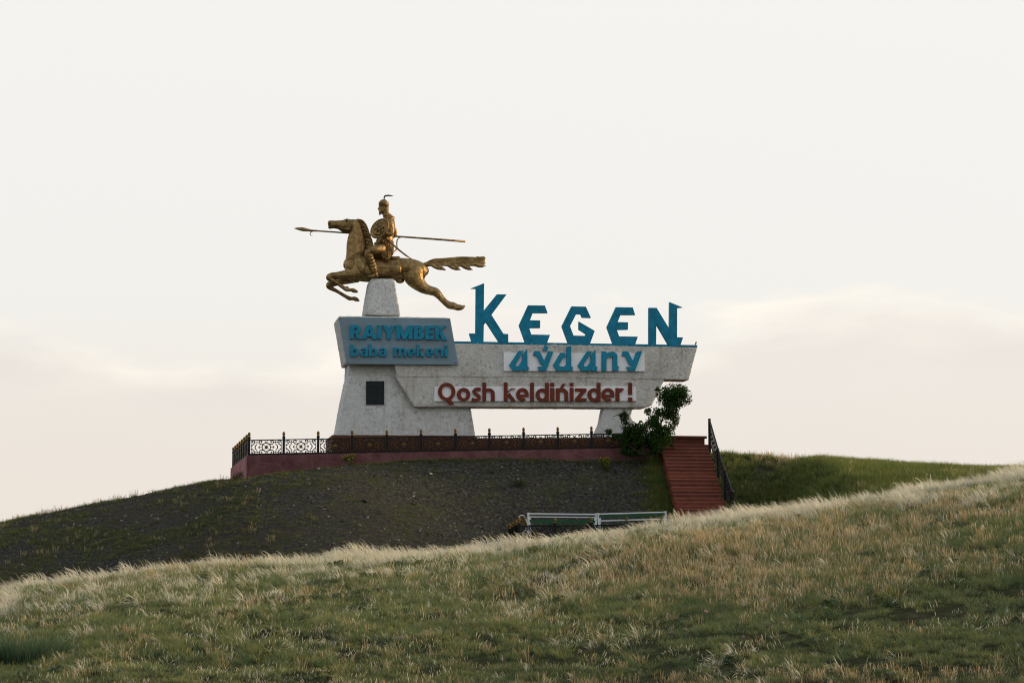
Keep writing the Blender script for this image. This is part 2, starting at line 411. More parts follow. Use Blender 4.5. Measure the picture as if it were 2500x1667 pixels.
# ------------------------------------------------------------------ terrace wall
A = L(602.5, 1111, 0); Bp = L(1655, 1091, 0)
def wall_top(u): return A.z + (Bp.z - A.z) * (u - A.x) / (Bp.x - A.x)
SIDE = L(563, 1143, 10.3)                            # far left corner of the terrace
def side_pt(w): t = w / SIDE.y; return Vector((A.x + (SIDE.x - A.x) * t, w, A.z + (SIDE.z - A.z) * t))
tw = thing('terrace_wall', 'long dusky pink plastered retaining wall round the monument terrace on the hill', 'wall', (A.x, 0, A.z - 1.4))
def wall_grid(fn, nu, nv, name):
    vs, fs = [], []
    for j in range(nv + 1):
        for i in range(nu + 1): vs.append(fn(i / nu, j / nv))
    for j in range(nv):
        for i in range(nu): a = j * (nu + 1) + i; fs.append((a, a + 1, a + nu + 2, a + nu + 1))
    return vs, fs
def front(s, t):
    u = A.x + (Bp.x - A.x) * s; n = noise.noise(Vector((u * 1.3, t * 2.2, 4))) * .035 + noise.noise(Vector((u * 5, t * 8, 1))) * .014
    return Vector((u, n if 0 < t < 1 else 0, wall_top(u) - 2.2 + 2.2 * t + (noise.noise(Vector((u * 2.2, 3, 1))) * .015 if t == 1 else 0)))
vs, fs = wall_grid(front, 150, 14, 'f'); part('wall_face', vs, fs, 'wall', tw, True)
def left(s, t):
    p = side_pt(10.3 * (1 - s)); n = noise.noise(Vector((p.y * 1.5, t * 2, 9))) * .03 if 0 < t < 1 and s < 1 else 0
    return Vector((p.x + n, p.y, p.z - 2.2 + 2.2 * t))
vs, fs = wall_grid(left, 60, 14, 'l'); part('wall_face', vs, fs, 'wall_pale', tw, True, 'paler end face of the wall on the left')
E1 = SIDE; E2 = Vector((Bp.x + .2, 10.3, Bp.z))
q = [Vector((A.x, 0, A.z)), Vector((Bp.x, 0, Bp.z)), E2, E1]
mb = MB().add([v + Vector((0, 0, -.004)) for v in q] + [v - Vector((0, 0, 2.2)) for v in q], [(0, 1, 2, 3), (1, 5, 6, 2), (2, 6, 7, 3)])
mb.build('terrace_floor', 'wall', tw)

# ------------------------------------------------------------------ monument
W0 = 1.5                                             # front plane of the lower pillar, metres behind the wall line
mon = thing('welcome_monument', 'white roughcast roadside monument with slanted beam, blue town name and red greeting', 'monument', (L(980, 1062, W0).x, W0 + 1, wall_top(-3)))
def poly(pts, w): return [(lambda v: (v.x, v.z))(L(x, y, w)) for x, y in pts]
def block(name, pts, w0, w1, mat, voxel=.05, rough=.016, label=None):
    m_ = MB().prism(poly(pts, w0), w0, w1)
    return part_me(name, processed(m_.v, m_.f, voxel, 1, rough, 7.0), mat, mon, True, label)
block('pillar', [(823, 1064), (838, 980), (851, 919), (1003, 919), (1100, 950), (1148, 985), (1161, 1066)], W0, W0 + 2.1, 'stucco')
block('pillar_neck', [(850, 930), (852, 880), (1000, 880), (1010, 930)], W0 + .10, W0 + 1.95, 'stucco')
block('head_block', [(826, 771), (1098, 775), (1118, 887), (846, 885.5)], W0 - .42, W0 + 1.9, 'stucco')
block('lower_beam', [(962, 915), (1640, 918), (1622, 928), (1592, 989), (1574, 995.5), (1011, 993)], W0 - .28, W0 + .62, 'stucco_old')
block('upper_beam', [(1060, 836.5), (1703.5, 846.5), (1682, 928), (1622, 926.5), (1300, 921), (969, 921), (960, 872)], W0 - .30, W0 + .64, 'stucco_old')
block('leg', [(1476, 985), (1549, 985), (1540, 1017), (1548, 1030), (1562, 1068), (1450, 1068), (1465, 1035)], W0 - .1, W0 + .6, 'stucco')
# pedestal below the horse: a tapered shaft
ped = MB(); prof = [(683, 904, 958, .48), (692, 899, 961, .55), (715, 895, 964, .60), (745, 890, 969, .68), (774, 886, 973, .72)]
WC = W0 + .75                                        # middle plane of the statue
ring = []
for y, xl, xr, hd in prof:
    a = L(xl, y, WC); b = L(xr, y, WC); ring.append([(a.x, WC - hd, a.z), (b.x, WC - hd, a.z), (b.x, WC + hd, a.z), (a.x, WC + hd, a.z)])
ped.add(sum(ring, []), [(0, 1, 2, 3), (16, 19, 18, 17)] + [(4 * i + j, 4 * i + 4 + j, 4 * i + 4 + (j + 1) % 4, 4 * i + (j + 1) % 4) for i in range(4) for j in range(4)])
part_me('pedestal', processed(ped.v, ped.f, .045, 2, .016, 7.0), 'stucco', mon)
# brown plinth
pa = L(811, 1061.5, .95); pz = wall_top(pa.x) - .3
p1 = L(1163, 1063.5, .95); p2 = L(1163, 1069, .95); p3 = L(1570, 1067, .95)
MB().prism([(pa.x, pa.z), (p1.x, p1.z), (p1.x, pz), (pa.x, pz)], .95, 4.1).build('plinth', 'plinth', mon)
MB().prism([(p1.x + .003, p2.z), (p3.x, p3.z), (p3.x, pz), (p1.x + .003, pz)], .97, 3.4).build('plinth', 'plinth', mon)
# grey plate and its letters
plt = MB().prism(poly([(826.5, 774), (1099, 777.5), (1118.8, 889.8), (846, 888.2)], W0 - .47), W0 - .47, W0 - .425).build('sign_plate', 'plate', mon, label='grey blue sheet with the raised words RAIYMBEK baba mekeni')
def ering(cx, cy, rx, ry, t, a0, a1, n=20, th=None):
    th = th or t; out = []; inn = []
    for i in range(n + 1):
        a = R(a0 + (a1 - a0) * i / n)
        out.append((cx + rx * math.cos(a), cy + ry * math.sin(a))); inn.append((cx + (rx - t) * math.cos(a), cy + (ry - th) * math.sin(a)))
    return ('strip', out, inn)
def rect(x0, y0, x1, y1): return ('poly', [(x0, y0), (x1, y0), (x1, y1), (x0, y1)])
def glyph(ch, w, h, t, xh):
    P = lambda *p: ('poly', list(p)); th = t * .82
    if ch == 'I' or ch == 'l': return [rect(0, 0, w, h)]
    if ch == 'R': return [rect(0, 0, t, h), rect(t, h - th, w * .55, h), rect(t, h * .40, w * .55, h * .40 + th), ering(w * .55, h * .70, w * .40, h * .30, t, -90, 90, th=th), P((w * .42, h * .42), (w * .66, h * .46), (w, 0), (w - t * 1.1, 0))]
    if ch == 'A': return [P((0, 0), (t * 1.05, 0), (w * .5, h * .72), (w * .5, h), (w * .5 - t * .55, h)), P((w - t * 1.05, 0), (w, 0), (w * .5 + t * .55, h), (w * .5, h), (w * .5, h * .72)), rect(w * .25, h * .2, w * .75, h * .2 + th)]
    if ch == 'Y': return [P((0, h), (t * 1.1, h), (w * .5 + t * .1, h * .55), (w * .5 + t * .5, h * .42), (w * .5 - t * .5, h * .42)), P((w - t * 1.1, h), (w, h), (w * .5 + t * .5, h * .40), (w * .5 - t * .45, h * .44)), rect(w * .5 - t * .5, 0, w * .5 + t * .5, h * .45)]
    if ch == 'M': return [rect(0, 0, t, h), rect(w - t, 0, w, h), P((t * .2, h), (t * 1.2, h), (w * .5 + t * .5, 0), (w * .5 - t * .45, 0)), P((w - t * 1.2, h), (w - t * .2, h), (w * .5 + t * .45, 0), (w * .5 - t * .5, 0))]
    if ch == 'B': return [rect(0, 0, t, h), rect(t, h - th, w * .5, h), rect(t, h * .46, w * .5, h * .46 + th * .9), rect(t, 0, w * .5, th), ering(w * .5, h * .75, w * .42, h * .25, t * .9, -90, 90, th=th), ering(w * .5, h * .265, w * .5, h * .265, t * .9, -90, 90, th=th)]
    if ch == 'E': return [rect(0, 0, t, h), rect(t, 0, w, th), rect(t, h - th, w, h), rect(t, h * .5 - th * .45, w * .95, h * .5 + th * .45)]
    if ch in 'Kk':
        yb = h * .36 if ch == 'K' else h * .34; top = h if ch == 'K' else xh
        return [rect(0, 0, t, h), P((t * .8, yb), (t * 1.2, yb + t * 1.1), (w * .95, top), (w * .95 - t * 1.15, top), (t * .6, yb + t * .5)), P((w - t * 1.15, 0), (w, 0), (t * 1.5, top * .66), (t * .95, top * .45))]
    if ch == 'b': return [rect(0, 0, t, h), ering(w / 2, xh / 2, w / 2, xh / 2, t, -180, 180, 28, th)]
    if ch == 'd': return [rect(w - t, 0, w, h), ering(w / 2, xh / 2, w / 2, xh / 2, t, -180, 180, 28, th)]
    if ch == 'o': return [ering(w / 2, h / 2, w / 2, h / 2, t, -180, 180, 32, th)]
    if ch == 'Q': return [ering(w / 2, h * .59, w / 2, h * .41, t, -180, 180, 36, th * 1.02), P((w * .48, h * .20), (w * .74, h * .24), (w * .93, 0), (w * .68, 0))]
    if ch == 'a': return [rect(w - t, 0, w, h * .62), ering(w * .52, h * .62, w * .48, h * .38, t, 0, 155, 14, th), ering(w * .46, h * .30, w * .46, h * .30, t * .9, 60, 360, 24, th * .85)]
    if ch == 'e': return [ering(w / 2, h / 2, w / 2, h / 2, t, 0, 304, 30, th), rect(t * .6, h * .5 - th * .75, w - t * .02, h * .5)]
    if ch in 'hn': return [rect(0, 0, t, h), ering(w * .5, xh - w * .45, w * .5, w * .45, t, 0, 150, 16, th), rect(w - t, 0, w, xh - w * .44)]
    if ch == 'm':
        q = (w + t) / 2
        return [rect(0, 0, t, h), ering(q * .5, xh - q * .42, q * .5, q * .42, t, 0, 150, 12, th), rect(q - t, 0, q, xh - q * .41), ering(w - q * .5, xh - q * .42, q * .5, q * .42, t, 0, 150, 12, th), rect(w - t, 0, w, xh - q * .41)]
    if ch == 'r': return [rect(0, 0, t, h), ering(w * .72, h * .62, w * .58, h * .38, t, 55, 160, 12, th)]
    if ch == 's':
        pts = [(w * .95, h * .87), (w * .7, h * .915), (w * .42, h * .88), (w * .22, h * .74), (w * .32, h * .60), (w * .56, h * .49), (w * .80, h * .36), (w * .80, h * .20), (w * .56, h * .085), (w * .28, h * .09), (0.03 * w, h * .14)]
        return [('rib', pts, t * .92)]
    if ch == 'z': return [P((0, h), (0, h - th), (w * .56, h - th), (0, th * .9), (0, 0), (w, 0), (w, th), (w * .44, th), (w, h - th * .95), (w, h))]
    if ch == 'i': return [rect(0, 0, w, xh), rect(0, h - (h - xh) * .68, w, h)]
    if ch == '!': return [P((0, h * .36), (w, h * .36), (w * .95, h), (w * .05, h)), rect(0, 0, w, h * .2)]
    if ch == '/': return [P((0, 0), (w * .55, 0), (w, h), (w * .42, h))]
def letter(ch, x0, y0, x1, y1, conv, w, depth, t_px, mat, parent, xh=None, tilt=None):   # crop-pixel box of one letter
    a = L(*conv(x0, y1), w); b = L(*conv(x1, y0), w); gw, gh = b.x - a.x, b.z - a.z
    k = gw / (x1 - x0); m_ = MB()
    for i, pc in enumerate(glyph(ch, gw, gh, t_px * k, (xh or (y1 - y0)) * k if xh else gh)):
        y = w - .0025 * i; e = w + depth
        if pc[0] == 'poly': m_.prism([(a.x + x, a.z + z) for x, z in pc[1]], y, e)
        elif pc[0] == 'rib': m_.ribbon([(a.x + x, a.z + z) for x, z in pc[1]], pc[2], y, e)
        else:
            o_, i_ = pc[1], pc[2]; n = len(o_); v = []
            for p, q_ in zip(o_, i_): v += [(a.x + p[0], y, a.z + p[1]), (a.x + q_[0], y, a.z + q_[1]), (a.x + q_[0], e, a.z + q_[1]), (a.x + p[0], e, a.z + p[1])]
            f = [(4 * r + j, 4 * r + (j + 1) % 4, 4 * r + 4 + (j + 1) % 4, 4 * r + 4 + j) for r in range(n - 1) for j in range(4)]
            m_.add(v, f + [(0, 3, 2, 1), tuple(4 * (n - 1) + j for j in range(4))])
    return m_.build('letter', mat, parent)
cvA = lambda x, y: (840 + x / 8.711, 780 + y / 8.711)
wl = W0 - .47 - .11
for ch, b in zip('RAIYMBEK', [(130, 115, 370, 408), (385, 118, 690, 412), (708, 120, 795, 412), (815, 125, 1090, 410), (1110, 122, 1455, 415), (1485, 128, 1705, 418), (1727, 130, 1910, 420), (1937, 130, 2195, 432)]):
    letter(ch, *b, cvA, wl, .105, 84, 'blue2', plt)
for ch, b, xh in zip('babamekeni', [(135, 530, 312, 778), (345, 592, 505, 778), (525, 522, 715, 778), (735, 595, 905, 778), (1055, 600, 1325, 785), (1345, 605, 1515, 785), (1545, 535, 1705, 785), (1735, 605, 1900, 788), (1940, 605, 2110, 790), (2140, 540, 2205, 790)],
                    [180, None, 180, None, None, None, 175, None, None, 178]):
    letter(ch, *b, cvA, wl, .105, 52, 'blue2', plt, xh)
# greeting panel
gp = MB().prism(poly([(1061, 943.4), (1552, 942.7), (1553, 978.6), (1060.5, 979)], W0 - .36), W0 - .36, W0 - .29).build('sign_panel', 'white_panel', mon, label='white strip with the red greeting Qosh keldinizder')
cvB = lambda x, y: (1055 + x / 9.408, 920 + y / 9.408); cvC = lambda x, y: (1300 + x / 9.046, 920 + y / 9.046)
for ch, b, xh in zip('Qoshkel', [(140, 135, 535, 628), (575, 250, 878, 552), (910, 248, 1128, 555), (1160, 130, 1440, 555), (1652, 130, 1930, 552), (1937, 253, 2220, 552), (2258, 130, 2340, 552)], [None, None, None, 300, 295, None, None]):
    letter(ch, *b, cvB, W0 - .46, .095, 83, 'red', gp, xh)
for ch, b, xh in zip('dini/zder!', [(78, 128, 362, 538), (398, 128, 485, 530), (525, 250, 790, 530), (830, 128, 908, 530), (615, 148, 735, 238), (950, 250, 1195, 530), (1222, 128, 1505, 535), (1530, 245, 1808, 535), (1842, 245, 2015, 530), (2120, 128, 2205, 530)], [285, 285, None, 285, None, None, 285, None, None, None]):
    letter(ch, *b, cvC, W0 - .46, .095, 80, 'red', gp, xh)
# second panel: hand-cut blue letters
sp = MB().prism(poly([(1229.6, 861), (1573.7, 862), (1574, 906), (1230, 905.4)], W0 - .38), W0 - .38, W0 - .31).build('sign_panel', 'white_panel', mon, label='white strip with the blue hand-cut word aydany')
cD = lambda p: [(1220 + x / 13.067, 830 + y / 13.067) for x, y in p]; cE = lambda p: [(1400 + x / 13.067, 830 + y / 13.067) for x, y in p]
for pts in (cD([(605, 345), (765, 345), (503, 800), (520, 830), (600, 832), (725, 640), (735, 460), (880, 275), (888, 835), (945, 880), (905, 980), (775, 975), (740, 915), (700, 975), (430, 980), (310, 795)]),
            cD([(1120, 345), (1275, 345), (1405, 630), (1435, 640), (1560, 355), (1715, 360), (1485, 980), (1265, 980), (1220, 845), (1375, 840), (1395, 785), (1305, 770), (1180, 490), (1070, 480), (1085, 400)]),
            cD([(1440, 165), (1565, 215), (1500, 355), (1375, 315)]),
            cD([(1940, 405), (2100, 410), (2095, 540), (2030, 545), (1890, 785), (1940, 840), (2065, 845), (2130, 770), (2135, 215), (2280, 180), (2285, 840), (2335, 855), (2325, 980), (1825, 980), (1710, 795)]),
            cE([(440, 355), (600, 355), (330, 770), (335, 835), (440, 845), (548, 690), (550, 480), (705, 295), (712, 840), (770, 855), (745, 985), (605, 985), (565, 925), (525, 985), (255, 985), (140, 805)]),
            cE([(905, 360), (1045, 360), (1060, 405), (1280, 355), (1400, 460), (1405, 825), (1450, 850), (1425, 985), (1250, 985), (1255, 515), (1060, 560), (1055, 985), (905, 985)]),
            cE([(1575, 352), (1740, 352), (1880, 635), (1925, 635), (1990, 410), (2065, 352), (2195, 355), (1965, 985), (1745, 985), (1695, 850), (1860, 850), (1875, 800), (1785, 785), (1650, 490), (1545, 490)])):
    MB().prism(poly(pts, W0 - .49), W0 - .49, W0 - .385).build('letter', 'blue2', sp)
# big name letters on their rail
c4 = lambda p: [(1110 + x / 3.856, 670 + y / 3.856) for x, y in p]
wr = W0 - .30
rail = MB().prism(poly(c4([(-30, 628), (2285, 664), (2285, 683), (-30, 647)]), wr), wr, wr + .5).build('letter_rail', 'blue', mon, label='blue rail carrying the big letters KEGEN')
for pts in ([(278, 82), (275, 340), (398, 187), (490, 187), (347, 380), (460, 558), (505, 560), (505, 634), (415, 632), (297, 450), (275, 475), (272, 632), (160, 630), (138, 555), (197, 555), (201, 133), (153, 131)],
            [(693, 290), (850, 292), (875, 362), (735, 362), (710, 430), (806, 432), (805, 502), (702, 503), (722, 565), (898, 568), (872, 642), (664, 639), (607, 476)],
            [(1102, 300), (1236, 303), (1283, 407), (1203, 405), (1188, 373), (1145, 372), (1087, 486), (1120, 575), (1230, 577), (1236, 558), (1169, 516), (1170, 443), (1319, 530), (1275, 652), (1069, 647), (1010, 485)],
            [(1520, 307), (1677, 310), (1700, 380), (1562, 380), (1535, 447), (1633, 450), (1632, 518), (1527, 520), (1549, 582), (1725, 585), (1700, 660), (1492, 655), (1434, 494)],
            [(1829, 313), (1902, 314), (2022, 512), (2024, 260), (2146, 310), (2095, 314), (2094, 590), (2151, 592), (2126, 665), (2014, 663), (1899, 465), (1897, 661), (1828, 661)]):
    MB().prism(poly(c4(pts), wr + .06), wr + .06, wr + .24).build('letter', 'blue', rail)
for x in (215, 500, 725, 945, 1185, 1410, 1640, 1865):
    q = L(*c4([(x, 640 + x * .0155)])[0], wr); m_ = MB(); m_.tube([(q.x, wr - .02, q.z), (q.x, wr + .01, q.z)], .018, 6); m_.build('bolt', 'white_panel' if x % 2 else 'iron', rail)
# dark plaque with faint lines of lettering
pq = MB().prism(poly([(894, 930), (938, 930), (937.6, 987.6), (894, 987.6)], W0 - .05), W0 - .05, W0 + .02).build('plaque', 'plaque', mon, label='small dark plaque with lines too faint to read')
m_ = MB()
for i, (y, hw) in enumerate([(937, 15), (941, 17), (952, 11), (970, 12), (974, 14)]):
    a = L(916 - hw, y + .5, W0 - .055); b = L(916 + hw, y - .5, W0 - .055); m_.box((a.x, W0 - .056, a.z), (b.x, W0 - .0505, b.z))
tag(m_.build('inscription', 'letterdim', pq), kind='stuff')
for (x, y) in ((831, 779), (964, 778.5), (1094, 781), (850, 884.5), (981, 885), (1112, 886)):
    q = L(x, y, W0 - .47); MB().tube([(q.x, W0 - .485, q.z), (q.x, W0 - .465, q.z)], .02, 6).build('bolt', 'iron', plt)
for i in range(10):
    for yy in (947, 975):
        q = L(1066 + i * 53.4, yy, W0 - .36); MB().tube([(q.x, W0 - .368, q.z), (q.x, W0 - .355, q.z)], .012, 5).build('bolt', 'iron', gp)

# ------------------------------------------------------------------ statue: horse and rider
st = thing('equestrian_statue', 'gold bronze statue of a helmeted rider with lance and shield on a leaping horse', 'statue', (L(931, 684, WC).x, WC, L(931, 684, WC).z))
KP = (L(1000, 600, WC).x - L(900, 600, WC).x) / 470.4             # metres for one crop pixel
def S(x, y, d=0.0): return L(700 + x / 4.704, 460 + y / 4.704, WC + d)
def spline(pts, n=4):
    out = []
    for i in range(len(pts) - 1):
        p0 = pts[max(i - 1, 0)]; p1 = pts[i]; p2 = pts[i + 1]; p3 = pts[min(i + 2, len(pts) - 1)]
        for k in range(n):
            t = k / n
            out.append(tuple(.5 * (2 * b + (c - a) * t + (2 * a - 5 * b + 4 * c - d) * t * t + (3 * b - a - 3 * c + d) * t ** 3) for a, b, c, d in zip(p0, p1, p2, p3)))
    return out + [tuple(pts[-1])]
def limb(mb_, sts, seg=14, n=4):                     # stations (x, y, in-plane radius, depth radius, depth offset m) in crop pixels
    sts = spline([tuple(s) + (0,) * (5 - len(s)) if len(s) > 3 else (s[0], s[1], s[2], s[2] * .9, 0.0) for s in sts], n)
    k = len(mb_.v); P = [S(s[0], s[1], s[4]) for s in sts]; m = len(P)
    for i in range(m):
        t = P[min(i + 1, m - 1)] - P[max(i - 1, 0)]; t.y = 0
        if t.length < 1e-6: t = Vector((1, 0, 0))
        t.normalize(); a = Vector((-t.z, 0, t.x)); b = Vector((0, 1, 0))
        ra = max(sts[i][2], 1.0) * KP; rb = max(sts[i][3], 1.0) * KP
        for j in range(seg): q_ = 2 * math.pi * j / seg; mb_.v.append(P[i] + a * (ra * math.cos(q_)) + b * (rb * math.sin(q_)))
    for i in range(m - 1):
        for j in range(seg): mb_.f.append((k + i * seg + j, k + i * seg + (j + 1) % seg, k + (i + 1) * seg + (j + 1) % seg, k + (i + 1) * seg + j))
    mb_.f += [tuple(k + j for j in range(seg)), tuple(k + (m - 1) * seg + j for j in reversed(range(seg)))]
def blob(mb_, x, y, rx, ry, rd, d=0.0):
    limb(mb_, [(x - rx, y, 2, 2, d), (x - rx * .87, y, ry * .5, rd * .5, d), (x - rx * .5, y, ry * .87, rd * .87, d), (x, y, ry, rd, d), (x + rx * .5, y, ry * .87, rd * .87, d), (x + rx * .87, y, ry * .5, rd * .5, d), (x + rx, y, 2, 2, d)], 14, 2)
h = MB()
limb(h, [(662, 915, 20, 20), (690, 900, 78, 62), (740, 893, 118, 92), (830, 915, 146, 108), (930, 935, 142, 116), (1060, 936, 138, 120), (1180, 930, 136, 118), (1300, 920, 122, 106), (1400, 925, 124, 108), (1490, 945, 118, 108), (1560, 965, 100, 92), (1602, 975, 66, 60), (1618, 985, 12, 12)], 20)
limb(h, [(800, 905, 130, 80), (792, 830, 118, 74), (796, 745, 112, 64), (798, 660, 112, 56), (800, 580, 102, 50), (804, 510, 84, 45), (806, 450, 66, 41), (820, 405, 46, 36), (825, 385, 20, 20)], 16)
limb(h, [(474, 418, 20, 16), (486, 416, 44, 26), (505, 416, 49, 29), (545, 416, 46, 27), (600, 420, 54, 27), (650, 430, 74, 33), (695, 430, 84, 38), (735, 424, 74, 38), (780, 410, 58, 37), (830, 395, 38, 30), (850, 390, 12, 12)], 16)
blob(h, 503, 452, 30, 14, 20); blob(h, 700, 470, 45, 40, 43)
blob(h, 740, 900, 70, 95, 60, -.22); blob(h, 740, 900, 70, 95, 60, .22)                       # shoulders
blob(h, 1480, 960, 95, 110, 66, -.22); blob(h, 1480, 960, 95, 110, 66, .22)                   # quarters
blob(h, 1300, 1058, 52, 34, 34)
DA, DB = -.27, .27
limb(h, [(830, 955, 105, 60, DA), (740, 985, 78, 52, DA), (660, 993, 54, 42, DA), (580, 1000, 42, 34, DA), (520, 1004, 38, 31, DA), (484, 1018, 34, 29, DA), (488, 1036, 30, 27, DA), (515, 1052, 26, 23, DA), (570, 1082, 22, 20, DA), (640, 1130, 21, 19, DA), (685, 1158, 26, 22, DA), (725, 1166, 19, 17, DA), (748, 1166, 20, 20, DA), (765, 1172, 25, 24, DA), (800, 1184, 18, 20, DA), (820, 1190, 5, 8, DA)])
blob(h, 695, 1135, 16, 14, 14, DA)
limb(h, [(800, 1000, 85, 55, DB), (700, 1040, 60, 44, DB), (610, 1068, 44, 36, DB), (530, 1090, 40, 32, DB), (490, 1105, 37, 30, DB), (486, 1125, 33, 27, DB), (510, 1148, 26, 23, DB), (580, 1182, 21, 19, DB), (660, 1230, 20, 19, DB), (720, 1262, 25, 22, DB), (752, 1266, 20, 18, DB), (770, 1264, 24, 22, DB), (800, 1275, 25, 22, DB), (826, 1288, 12, 16, DB), (838, 1294, 4, 6, DB)])
for d, ox, oy in ((DA, 0, 0), (DB, 6, -10)):
    limb(h, [(x + ox, y + oy, a, b, d) for x, y, a, b in ((1440, 955, 125, 62), (1465, 1030, 112, 58), (1510, 1095, 84, 48), (1575, 1150, 60, 38), (1645, 1178, 48, 30), (1700, 1192, 46, 29), (1735, 1222, 41, 27), (1775, 1268, 33, 24), (1825, 1318, 32, 23), (1870, 1347, 38, 26), (1905, 1352, 38, 27), (1945, 1368, 32, 24), (1975, 1372, 30, 26), (2010, 1372, 23, 24), (2045, 1356, 7, 12))])
hme = processed(h.v, h.f, .022, 3, .006, 9.0)
horse = part_me('horse', hme, 'bronze', st)
for d in (-.10, .10):
    e_ = MB(); s_ = spline([(786, 388, 6), (806, 382, 14), (835, 374, 16), (860, 368, 8), (870, 367, 2)], 3)
    limb(e_, [(a, b, c, c * .5, d) for a, b, c in s_], 8, 1)
    e_.build('ear', 'bronze', horse, True)
for d in (-.155, .155):
    e_ = MB(); blob(e_, 688, 368, 13, 9, 7, d); e_.build('eye', 'iron', horse, True)
# bridle straps
e_ = MB()
for d in (-.15, .15):
    e_.tube([S(745, 405, d * 1.08), (S(735, 450, d * 1.15)), S(700, 440, d * 1.2), S(560, 424, d * .85), S(520, 432, d * .85)], .016, 6)
    e_.tube([S(760, 370, d * .9), S(752, 430, d * 1.15), S(728, 500, d * 1.1)], .016, 6)
    e_.tube([S(560, 372, d * .3), S(562, 420, d * .85), S(560, 458, d * .5)], .014, 6)
e_.build('bridle', 'bronze_dark', horse, True)
for d in (-.15, .15):
    e_ = MB(); blob(e_, 498, 400, 9, 7, 5, d * .85); e_.build('nostril', 'iron', horse, True)
# mane: locks that stream back from the crest of the neck
e_ = MB(); rr = random.Random(3)
limb(e_, [(815, 375, 16, 14), (872, 400, 26, 22), (905, 470, 34, 26), (922, 550, 36, 28), (925, 630, 30, 26), (915, 700, 16, 16)], 12)
for i in range(15):
    t = (i + rr.uniform(-.45, .45)) / 14; bx, by = 822 + 70 * math.sin(t * 2.0) + 40 * t, 366 + 320 * t
    for sd_ in (-1, 1):
        d0 = sd_ * .085; le = 88 - 22 * t + rr.uniform(-10, 10); dr = 60 + rr.uniform(-8, 26)
        limb(e_, [(bx - 16, by - 4, 8, 7, d0), (bx + le * .40, by + dr * .12, 13, 12, d0 * 1.9), (bx + le * .80, by + dr * .55, 11, 10, d0 * 2.2), (bx + le * .95, by + dr * rr.uniform(1.0, 1.5), 3, 3, d0 * rr.uniform(1.9, 2.4))], 8, 3)
part_me('mane', processed(e_.v, e_.f, .013, 0), 'bronze_dark', horse)
# tail: tapering core with ragged locks below
e_ = MB()
limb(e_, [(1555, 878, 20, 20), (1600, 874, 28, 24), (1680, 860, 32, 24), (1780, 850, 42, 22), (1900, 848, 46, 22), (2020, 846, 46, 22), (2130, 842, 44, 20), (2210, 838, 44, 18), (2262, 836, 44, 14), (2276, 838, 20, 8)], 14)
for k in range(9):                                   # long locks lying side by side
    o0 = -46 + 11.5 * k; ph = k * 1.3
    for d in (-.085, .075):
        limb(e_, [(1575, 876 + o0 * .2, 8, 8, d * .5)] + [(x, 850 - (x - 1600) * .018 + o0 * sc_ + 5 * math.sin(x * .018 + ph), 10, 9, d) for x, sc_ in ((1680, .55), (1780, .85), (1880, 1), (1980, 1), (2080, 1.02), (2180, 1.05))] + [(2250 + 18 * math.sin(ph), 834 + o0 * 1.05, 6, 6, d), (2276 + 14 * math.sin(ph), 834 + o0 * 1.12, 2, 2, d)], 7, 3)
for (x0, y0, x1, y1, r0) in ((1660, 888, 1815, 932, 20), (1740, 888, 1830, 938, 19), (1850, 886, 1988, 936, 21), (1930, 888, 2000, 938, 13), (2000, 886, 2135, 934, 21), (2070, 888, 2140, 938, 12), (2150, 880, 2290, 888, 22), (2180, 800, 2274, 780, 12)):
    for d in (-.085, .06):
        limb(e_, [(x0, y0 - 12, r0, r0 * .8, d), ((x0 * 2 + x1) / 3, (y0 * 2 + y1) / 3 + 2, r0 * 1.05, r0 * .8, d * 1.1), ((x0 + 2 * x1) / 3, (y0 + 2 * y1) / 3 + 6, r0 * .8, r0 * .6, d), (x1, y1, 3, 3, d * .8)], 8, 3)
part_me('tail', processed(e_.v, e_.f, .014, 0), 'bronze', horse)
# saddle cloth: sheet lying on the barrel, both sides
vs, fs = [], []; NU, NV = 26, 22
for i in range(NU + 1):
    x = 893 + (1312 - 893) * i / NU
    hw = .485 + .01 * math.sin(x * .05)
    lowx = 1.0 if 20 < (x - 893) < 385 else .93
    for j in range(NV + 1):
        a = -1 + 2 * j / NV; ang = a * R(118) * lowx
        cyy = 930; top = 806 - 16 * ((x - 1100) / 220) ** 2 * -0.6
        yy = cyy - (cyy - top) * math.cos(ang) if abs(ang) < R(90) else cyy + 75 * (abs(ang) - R(90)) / R(28)
        dd = hw * (math.sin(ang) if abs(ang) < R(90) else math.copysign(1 - .10 * (abs(ang) - R(90)) / R(28), ang))
        vs.append(S(x, yy, dd))
for i in range(NU):
    for j in range(NV): a = i * (NV + 1) + j; fs.append((a, a + 1, a + NV + 2, a + NV + 1))
cl = part('saddle_cloth', vs, fs, 'bronze', horse, True)
md = cl.modifiers.new('thick', 'SOLIDIFY'); md.thickness = .045; md.offset = 0
e_ = MB()
for sgn in (-1, 1):
    dd = sgn * .50
    e_.tube([S(905, 850, dd), S(898, 930, dd * 1.02), S(905, 985, dd * .97), S(960, 996, dd * .96), S(1100, 1000, dd * .96), (S(1240, 998, dd * .96)), S(1292, 960, dd * .98), S(1310, 880, dd), S(1312, 835, dd * .93)], .018, 6)
    e_.tube([S(1040, 905, dd * 1.03), S(1150, 907, dd * 1.04), S(1285, 905, dd * 1.03)], .010, 5)
    for k in range(5):
        q_ = 2 * math.pi * k / 5
        e_.tube([S(1212, 935, dd * 1.045), S(1212 + 32 * math.cos(q_), 935 + 26 * math.sin(q_), dd * 1.045)], .014, 5)
e_.build('cloth_border', 'bronze_dark', cl, True)
e_ = MB()                                            # saddle flap with raised cantle, girth and breast strap
limb(e_, [(1150, 800, 25, 60), (1190, 812, 34, 80), (1240, 815, 34, 78), (1285, 800, 22, 60), (1300, 790, 8, 30)], 12)
